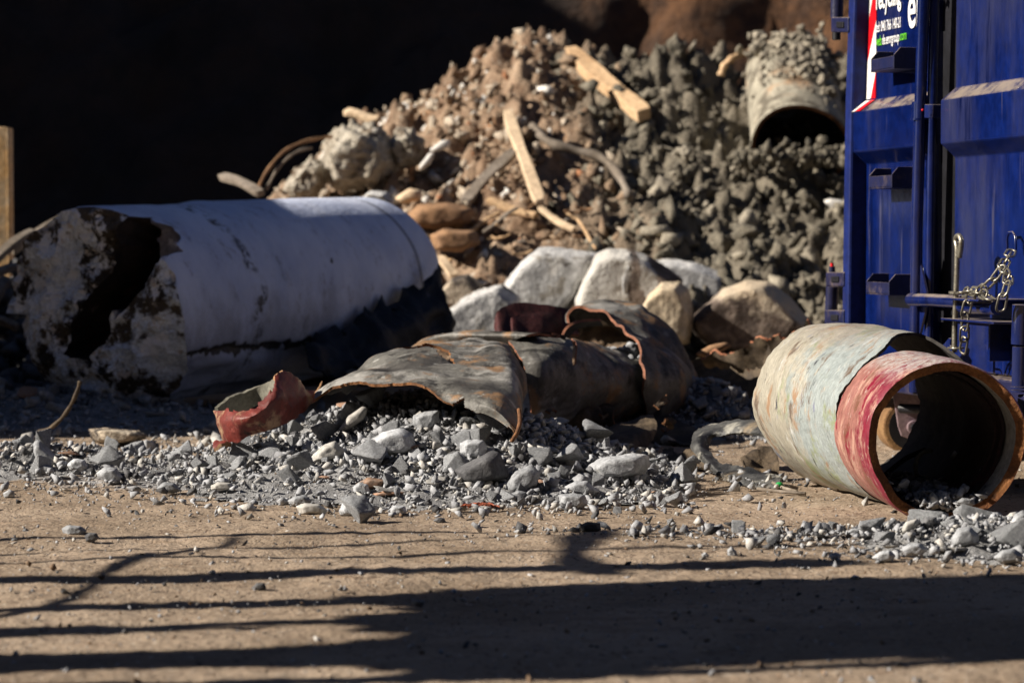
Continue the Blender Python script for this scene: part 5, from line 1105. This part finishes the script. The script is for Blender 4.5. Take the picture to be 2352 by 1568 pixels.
# locking pin and chain hanging in front of the door
def w6(cx, cy, off): x, y = A6(cx, cy); a, h = Fp(x, y, off); return W(a, h, off)
pn = thing('locking_pin', 'long grey steel pin with a bent top through the door bracket', 'pin', tuple(w6(1145, 1395, .10)))
C = catmull([tuple(w6(x, y, .10)) for x, y in [(1140, 1398), (1143, 1200), (1150, 1000), (1157, 800), (1160, 640), (1150, 575), (1160, 545), (1178, 545), (1190, 575), (1188, 620), (1176, 700)]], 60)
V, F = tube([Vector(c) for c in C], .0068, 12); mk('rod', V, F, M['zinc'], pn, True)
c = w6(1146, 968, .10); V, F = tube([c, c + Vector((0, 0, .006))], .016, 18); mk('washer', V, F, M['zinc'], pn)
def link_mesh(c, dr, nrm, ln, wd, r):
    dr = dr.normalized(); s = nrm.cross(dr).normalized(); pts = []
    for k in range(20):
        t = 2 * math.pi * k / 20; x = math.cos(t) * wd / 2; y = math.sin(t) * wd / 2 + math.copysign((ln - wd) / 2, math.sin(t) if abs(math.sin(t)) > 1e-6 else 1)
        pts.append(c + s * x + dr * y)
    V = []; F = []; n = 8; m_ = len(pts)
    for i in range(m_):
        t = (pts[(i + 1) % m_] - pts[i - 1]).normalized(); a = nrm.normalized(); a = (a - t * a.dot(t)).normalized(); b_ = t.cross(a)
        for k in range(n): th = 6.28318 * k / n; V.append(tuple(pts[i] + (a * math.cos(th) + b_ * math.sin(th)) * r))
    for i in range(m_):
        for k in range(n): F.append((i * n + k, i * n + (k + 1) % n, ((i + 1) % m_) * n + (k + 1) % n, ((i + 1) % m_) * n + k))
    return V, F
ch = thing('chain', 'zinc chain looped between the door eye, the bar end and the pin', 'chain', tuple(w6(1210, 1400, .10)))
def chain(path, ln=.047):
    C = catmull([tuple(w6(*q)) for q in path], 400); s = np.concatenate([[0], np.cumsum(np.linalg.norm(np.diff(C, axis=0), axis=1))]); n = max(2, round(s[-1] / (ln * .74)))
    for k in range(n):
        t = (k + .5) / n * s[-1]; i = int(np.searchsorted(s, t)); i = min(max(i, 6), 393); c = Vector(C[i]); d = Vector(C[i + 5] - C[i - 5])
        nr_ = NF if k % 2 else d.cross(NF); nr_ = (nr_ + NF.cross(d).normalized() * .35).normalized(); V, F = link_mesh(c, d, nr_, ln, .022, .0029); mk('link', V, F, M['zinc'], ch, True)
chain([(1562, 650, .035), (1500, 760, .09), (1420, 870, .12), (1330, 950, .13), (1262, 990, .125), (1225, 1100, .125), (1215, 1230, .12), (1210, 1340, .11), (1195, 1392, .11)])
chain([(1500, 780, .09), (1535, 850, .11), (1520, 930, .13), (1495, 1010, .14), (1480, 1080, .14)])
chain([(1185, 965, .11), (1260, 950, .13), (1350, 970, .14), (1410, 1010, .145)])
V, F = link_mesh(w6(1150, 1368, .105), UR, Vector((0, 0, 1)), .046, .030, .0024); mk('ring', V, F, M['zinc'], ch, True)

# ================================================================ big pipe with the red collar
CM = P(2175, 1016, 4.97); AX = Vector((-.118, .992, .040)).normalized()
def along(s): return CM + AX * s
bp = thing('steel_pipe', 'large torn steel pipe with a red painted collar and rusty open mouth', 'pipe', tuple(G(2090, 1185)))
M['collar_red'] = worn('collar_red', 1.06, .265, (.18, .014, .032), (.27, .115, .095), .36, [((.42, .25, .19), 11, .50, .64, 2.0), ((.50, .42, .38), 26, .57, .68, 2.4), ((.18, .003, .02), 9, .54, .60, 1.6), ((.16, .07, .045), 7, .55, .63, 1.5), ((.55, .52, .50), 11, .66, .69, 1.4), ((.03, .022, .02), 26, .635, .66, 2)], .45, [(60, .0012), (260, .0006)], .4, .2, ((.42, .39, .37), .72, .97, 60))
M['lining'] = surf('lining', (.40, .385, .34), (.30, .29, .26), 9, [((.10, .09, .08), 16, .60, .72)], .9, [(60, .002)])
M['collar_rust'] = surf('collar_rust', (.27, .115, .04), (.15, .06, .025), 18, [((.06, .03, .018), 30, .58, .7), ((.36, .19, .08), 24, .6, .74)], .92, [(55, .006), (200, .002)])
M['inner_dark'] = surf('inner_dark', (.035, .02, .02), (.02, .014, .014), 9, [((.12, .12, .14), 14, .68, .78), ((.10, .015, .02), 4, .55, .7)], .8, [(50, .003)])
M['sleeve'] = worn('sleeve', 1.15, .60, (.28, .315, .31), (.335, .31, .25), .46, [((.22, .25, .14), 5, .54, .63, 1), ((.27, .165, .095), 7, .54, .64, 1.6), ((.46, .47, .46), 10, .56, .68, 1.2), ((.13, .095, .07), 6, .56, .64, 1.8), ((.40, .37, .30), 24, .58, .70, 1.3), ((.035, .035, .045), 13, .60, .63, 2.2), ((.17, .18, .24), 7, .60, .66, 2.4)], .42, [(9, .005), (45, .0015), (260, .0008)], .45, .35, ((.30, .27, .23), .80, .99, 40))
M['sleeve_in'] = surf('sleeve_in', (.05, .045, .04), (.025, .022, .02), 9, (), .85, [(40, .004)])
def wob(th, t): return .002 * math.sin(3 * th + .7) + .0015 * math.sin(5 * th + t * 4)
rg = cylgrid(along(0), along(.265), lambda th, t: (.169 + wob(th, t) - (.004 if t < .02 else 0), 0), 160, 30)
col_o = gridshell('collar', rg, .020, [M['collar_red'], M['lining'], M['collar_rust']], bp, True, None, .0012, 22, 5, ragged=.0035, smooth=True)
rg = cylgrid(along(.075), along(.26), lambda th, t: (.1455 + wob(th, t), 0), 120, 20)
gridshell('liner', rg, .008, [M['inner_dark'], M['inner_dark'], M['inner_dark']], bp, True, None, .002, 12, 6)
rg = cylgrid(along(.10), along(.30), lambda th, t: (.1370 + wob(th, t), 0), 120, 20)
gridshell('inner_ring', rg, .005, [M['red_dark'], M['inner_dark'], M['inner_dark']], bp, True, None, .002, 12, 7)
def rs(th, t):
    d = math.degrees(th) % 360; lift = math.exp(-((d - 75) / 38) ** 2); low = math.exp(-((d - 250) / 60) ** 2)
    r = .1695 + .034 * min(1, t * 1.5) + .032 * lift * (1 - t) ** .7 - .012 * low * t + wob(th, t) * 1.5
    r += .006 * math.sin(th * 2 + t * 5) * t + t * (.022 * max(0, -math.cos(th)) - .034 * max(0, math.sin(th)))
    cut = .19 * math.exp(-((d - 78) / 24) ** 2) + .01 * math.sin(d * .21) + .004 * math.sin(d * .9)
    back = .10 * math.exp(-((d - 95) / 50) ** 2) - .10 * math.exp(-((d - 215) / 22) ** 2) + .012 * math.sin(d * .17 + 1) + .006 * math.sin(d * .8)
    s = cut * max(0, 1 - t * 2.2) + back * t
    return r, s
rg = cylgrid(along(.262), along(.86), rs, 200, 60)
gridshell('sleeve', rg, .007, [M['sleeve'], M['sleeve_in'], M['sleeve_in']], bp, True, None, .004, 6, 8, ragged=.004)
# torn loop of casing behind
rows = [[(1765, 1000, 5.9), (1725, 992, 6.0), (1685, 996, 6.08), (1650, 1002, 6.12), (1634, 1012, 6.12), (1628, 1028, 6.08), (1640, 1048, 6.0), (1665, 1064, 5.92), (1700, 1072, 5.85), (1745, 1078, 5.78), (1795, 1092, 5.7)],
        [(1762, 980, 5.98), (1722, 976, 6.06), (1678, 980, 6.12), (1634, 987, 6.14), (1610, 1002, 6.1), (1606, 1026, 6.03), (1624, 1054, 5.93), (1656, 1080, 5.84), (1700, 1094, 5.77), (1745, 1100, 5.7), (1792, 1108, 5.64)],
        [(1760, 966, 6.1), (1720, 964, 6.18), (1672, 968, 6.24), (1620, 976, 6.26), (1592, 996, 6.2), (1586, 1024, 6.1), (1608, 1058, 5.98), (1650, 1092, 5.84), (1700, 1112, 5.74), (1745, 1122, 5.66), (1785, 1124, 5.62)]]
M['loop'] = surf('loop_steel', (.09, .09, .085), (.035, .035, .035), 9, [((.30, .29, .25), 9, .54, .66), ((.012, .012, .012), 10, .52, .60), ((.22, .17, .11), 5, .55, .66), ((.4, .4, .38), 26, .64, .72)], .5, [(30, .006), (140, .002)], spec=.5)
gridshell('torn_loop', patchgrid(rows, 130, 24), .008, [M['loop'], M['torn_inner'], M['loop']], bp, dent=.006, dscale=16, seed=12, ragged=.006)
rows = [[(1520, 1032, 6.35), (1530, 1024, 6.34), (1548, 1022, 6.34), (1560, 1036, 6.3), (1590, 1034, 6.25), (1625, 1034, 6.2)], [(1520, 1050, 6.25), (1532, 1048, 6.24), (1550, 1050, 6.22), (1570, 1054, 6.18), (1600, 1052, 6.12), (1640, 1056, 6.05)], [(1524, 1070, 6.2), (1540, 1074, 6.16), (1560, 1075, 6.14), (1585, 1073, 6.1), (1612, 1068, 6.05), (1650, 1075, 5.98)]]
gridshell('torn_tongue', patchgrid(rows, 60, 18), .010, [M['torn_brown'], M['torn_inner'], M['torn_brown']], bp, dent=.014, dscale=22, seed=13, ragged=.012)
rows = [[(1700, 1050, 5.95), (1740, 1028, 6.0), (1775, 1015, 6.05)], [(1705, 1062, 5.9), (1745, 1052, 5.93), (1785, 1045, 5.95)], [(1712, 1078, 5.86), (1750, 1080, 5.86), (1790, 1085, 5.86)]]
gridshell('torn_scrap', patchgrid(rows, 30, 14), .008, [M['torn_brown'], M['torn_inner'], M['torn_brown']], bp, dent=.012, dscale=22, seed=14, ragged=.01)
V, F = ico(2); V = V * np.array([.009, .009, .006]) + np.array(P(1790, 1112, 5.56)); tag(mk('green_cap', V, F, M['green_cap'], None, True), 'tiny bright green cap lying under the left edge of the big pipe', 'cap')
for k, (pp_, lab) in enumerate((([(1740, 1122), (1790, 1128), (1850, 1133)], 'long twig under the left edge of the big pipe'), ([(1775, 1108), (1800, 1120), (1830, 1128)], 'short twig beside the green cap'))):
    V, F = tube([G(x, y, .012) for x, y in pp_], .004, 6); tag(mk('twig', V, F, M['wood_grey'], None, True), lab, 'twig')
C = catmull([tuple(P(*q)) for q in [(2106, 1092, 5.2), (2103, 1070, 5.22), (2108, 1050, 5.25), (2122, 1038, 5.28), (2138, 1034, 5.3)]], 24)
V, F = tube([Vector(c) for c in C], .005, 8); tag(mk('bent_strip', V, F, M['frag_inner'], None, True), 'curved grey strip standing inside the big pipe', 'strip')
# rubble lying on the pipe floor and spilling out of the mouth
for k in range(13):
    r = random.Random(k + 700); V, F = rockverts(3, 7000 + k, 9, (1, .8, .6), .05, .7); s = r.uniform(.012, .030); x = r.uniform(-.07, .07); q = along(r.uniform(.01, .22))
    V = (V * s) @ rotm(k + 70).T + np.array((q.x + x, q.y, q.z - math.sqrt(.143 ** 2 - x * x) + s * .6 + .012)); tag(mk('rubble_stone', V, F, M['rubble']), 'grey stone lying inside the red collared pipe', 'stone', 'stones inside the red collared pipe')
for k, pp_ in enumerate(([(2030, 1085, 5.5), (2075, 1050, 5.55), (2120, 1030, 5.6)], [(2230, 1075, 5.2), (2255, 1010, 5.25), (2250, 940, 5.3)])):
    rows = [[(x + q * 9, y + q * 7, d) for x, y, d in pp_] for q in (0, 1)]; o = gridshell('bent_strip', patchgrid(rows, 24, 5), .004, [M['torn_brown'], M['torn_inner'], M['cut_edge']], None, dent=.006, dscale=20, seed=k); tag(o, ('dark bent strip low inside the big pipe', 'dark bent strip on the right wall inside the big pipe')[k], 'strip')
items = []
for k in range(900):
    s = min(.004 + rng.exponential(.005), .018); t = rng.uniform(0, .35); x = rng.normal(0, .035); q = along(t)
    zf = q.z - math.sqrt(max(0, .143 ** 2 - x * x)) ; hgt = .035 * math.exp(-(x / .05) ** 2) * (1 if t > .02 else .6) * rng.random()
    items.append((q.x + x, q.y, zf + hgt + s * .4, s, .8))
gp = scatter_mesh('gravel', items, [M['rubble_s']], 1, 10, 5500); tag(gp, 'grey crushed concrete lying on the floor of the red collared pipe', 'gravel', kind='stuff')

# ================================================================ unseen blocks added outside the frame to throw shade and cut sky light
M['caster_steel'] = surf('caster_steel', (.10, .12, .10), (.07, .085, .07), 2, [((.16, .08, .04), 5, .6, .75)], .6, [(12, .004)])
M['shade_block_brick'] = surf('shade_block_brick', (.26, .13, .09), (.20, .10, .07), 5, (), .9, [(9, .01)])
M['bar_steel'] = surf('bar_steel', (.2, .2, .2), (.15, .15, .15), 8, (), .6)
sk = thing('column_shade_box', 'unseen green steel box added left of the picture to shade the column', 'container', (-4.3, 8.1, 0))  # added box out of view, sized to shade the column
SX, SY0, SY1, SH = -3.35, 6.75, 9.15, 2.19
V, F = boxm((SX - .95, (SY0 + SY1) / 2, SH / 2 + .06), (.95, 0, 0), (0, (SY1 - SY0) / 2, 0), (0, 0, SH / 2 - .06)); o = mk('body', V, F, M['caster_steel'], sk); bevel(o, .02)
rb_ = [boxm((SX + .03, y, SH / 2 + .06), (.03, 0, 0), (0, .04, 0), (0, 0, SH / 2 - .14)) for y in np.linspace(SY0 + .2, SY1 - .2, 6)]
for q_ in rb_: mk('shade_box_rib', q_[0], q_[1], M['caster_steel'], sk)
wh = thing('shade_block', 'long unseen block added behind the camera to hold back sky light', 'shade block', (0, -9, 0))  # added out of view to block sky fill from behind
V, F = boxm((2, -13, 6), (34, 0, 0), (0, 5, 0), (0, 0, 6)); mk('wall', V, F, M['dark_wall'], wh)  # side of the added shade block
V, F = boxm((2, -13, 12.15), (34.3, 0, 0), (0, 5.3, 0), (0, 0, .145)); mk('shade_block_roof', V, F, M['dark_wall'], wh)
for x in range(-30, 34, 5):
    V, F = boxm((x, -7.98, 4), (1.2, 0, 0), (0, .05, 0), (0, 0, 1)); mk('shade_block_window', V, F, M['black_steel'], wh)
wb = thing('shade_block', 'long unseen brick block added at far left to shade the earth bank', 'shade block', (-16, 27, 0))  # added out of view, height set by the shade edge on the bank
V, F = boxm((-17, 27.5, 5.05), (4, 0, 0), (0, 13, 0), (0, 0, 5.05)); mk('wall', V, F, M['shade_block_brick'], wb)  # side of the added shade block
V, F = boxm((-17, 27.5, 10.25), (4.2, 0, 0), (0, 13.2, 0), (0, 0, .145)); mk('shade_block_roof', V, F, M['dark_wall'], wb)
for y in range(16, 40, 3):
    V, F = boxm((-12.97, y, 3), (.05, 0, 0), (0, .7, 0), (0, 0, 1)); mk('shade_block_window', V, F, M['black_steel'], wb)
fe = thing('stripe_caster', 'unseen fence-like bars and panel added left of the picture to cast the stripes', 'fence', (-2.4, 3.6, 0))  # bars and panel added out of view, shaped to cast the ground stripes
FX = -2.4
def bary(y, X=-.4): d = FPX * CAMZ / (y - 551.3); return d - K * (X - FX)
bars = [(1235, .020, 1.65), (1283, .018, 1.8), (1325, .052, 1.75), (1381, .034, 1.9), (1430, .030, 2.0), (1441, .02, 1.2), (1508, .125, 1.9), (1562, .035, 1.9), (1259, .012, 1.9)]
for k, (y, wd_, H) in enumerate(bars):
    wd_ *= 1.5; r = random.Random(k); C = [Vector((FX + r.uniform(-.01, .01), bary(y) + r.uniform(-.012, .012) + (.05 * (z - .9) if k == 8 else 0), z)) for z in np.linspace(0, H, 9)]
    C = [Vector(c) for c in catmull([tuple(c) for c in C], 40)]; V, F = tube(C, [wd_ / 2 * (1 + .25 * math.sin(i * .5 + k)) for i in range(40)], 8); mk('bar', V, F, M['bar_steel'], fe)
yb0, yb1 = bary(1526, .3), bary(1338, .3)
pn_ = []; ys_ = np.linspace(yb0, yb1, 40)
for k, y in enumerate(ys_):      # added sheet, lower edge rounded and frayed to shape its shadow
    t = k / 39; z0 = 1.28 + .9 * max(0, t - .94) + .6 * max(0, .05 - t) + .03 * math.sin(k * .5) + .02 * math.sin(k * 1.7)
    pn_.append([(FX - .03, y + .012 * math.sin(z * 5 + k * .3), z) for z in np.linspace(z0, 3.4, 30)])
gridshell('stripe_caster_panel', pn_, .01, [M['caster_steel']] * 3, fe, dent=.01, seed=3)
for (z, h_, y0, y1) in ((1.50, .045, bary(1338), bary(1232)), (.93, .022, bary(1420), bary(1240)), (.72, .03, bary(1570), bary(1420))):
    C = [Vector((FX - .02, y, z + (.16 * (y - y0) / (y1 - y0) if z < 1 else 0) + .02 * math.sin(y * 9))) for y in np.linspace(y0, y1, 12)]; V, F = tube(C, [h_ / 2 * (1 + .3 * math.sin(i)) for i in range(12)], 8); mk('stripe_caster_rail', V, F, M['bar_steel'], fe)
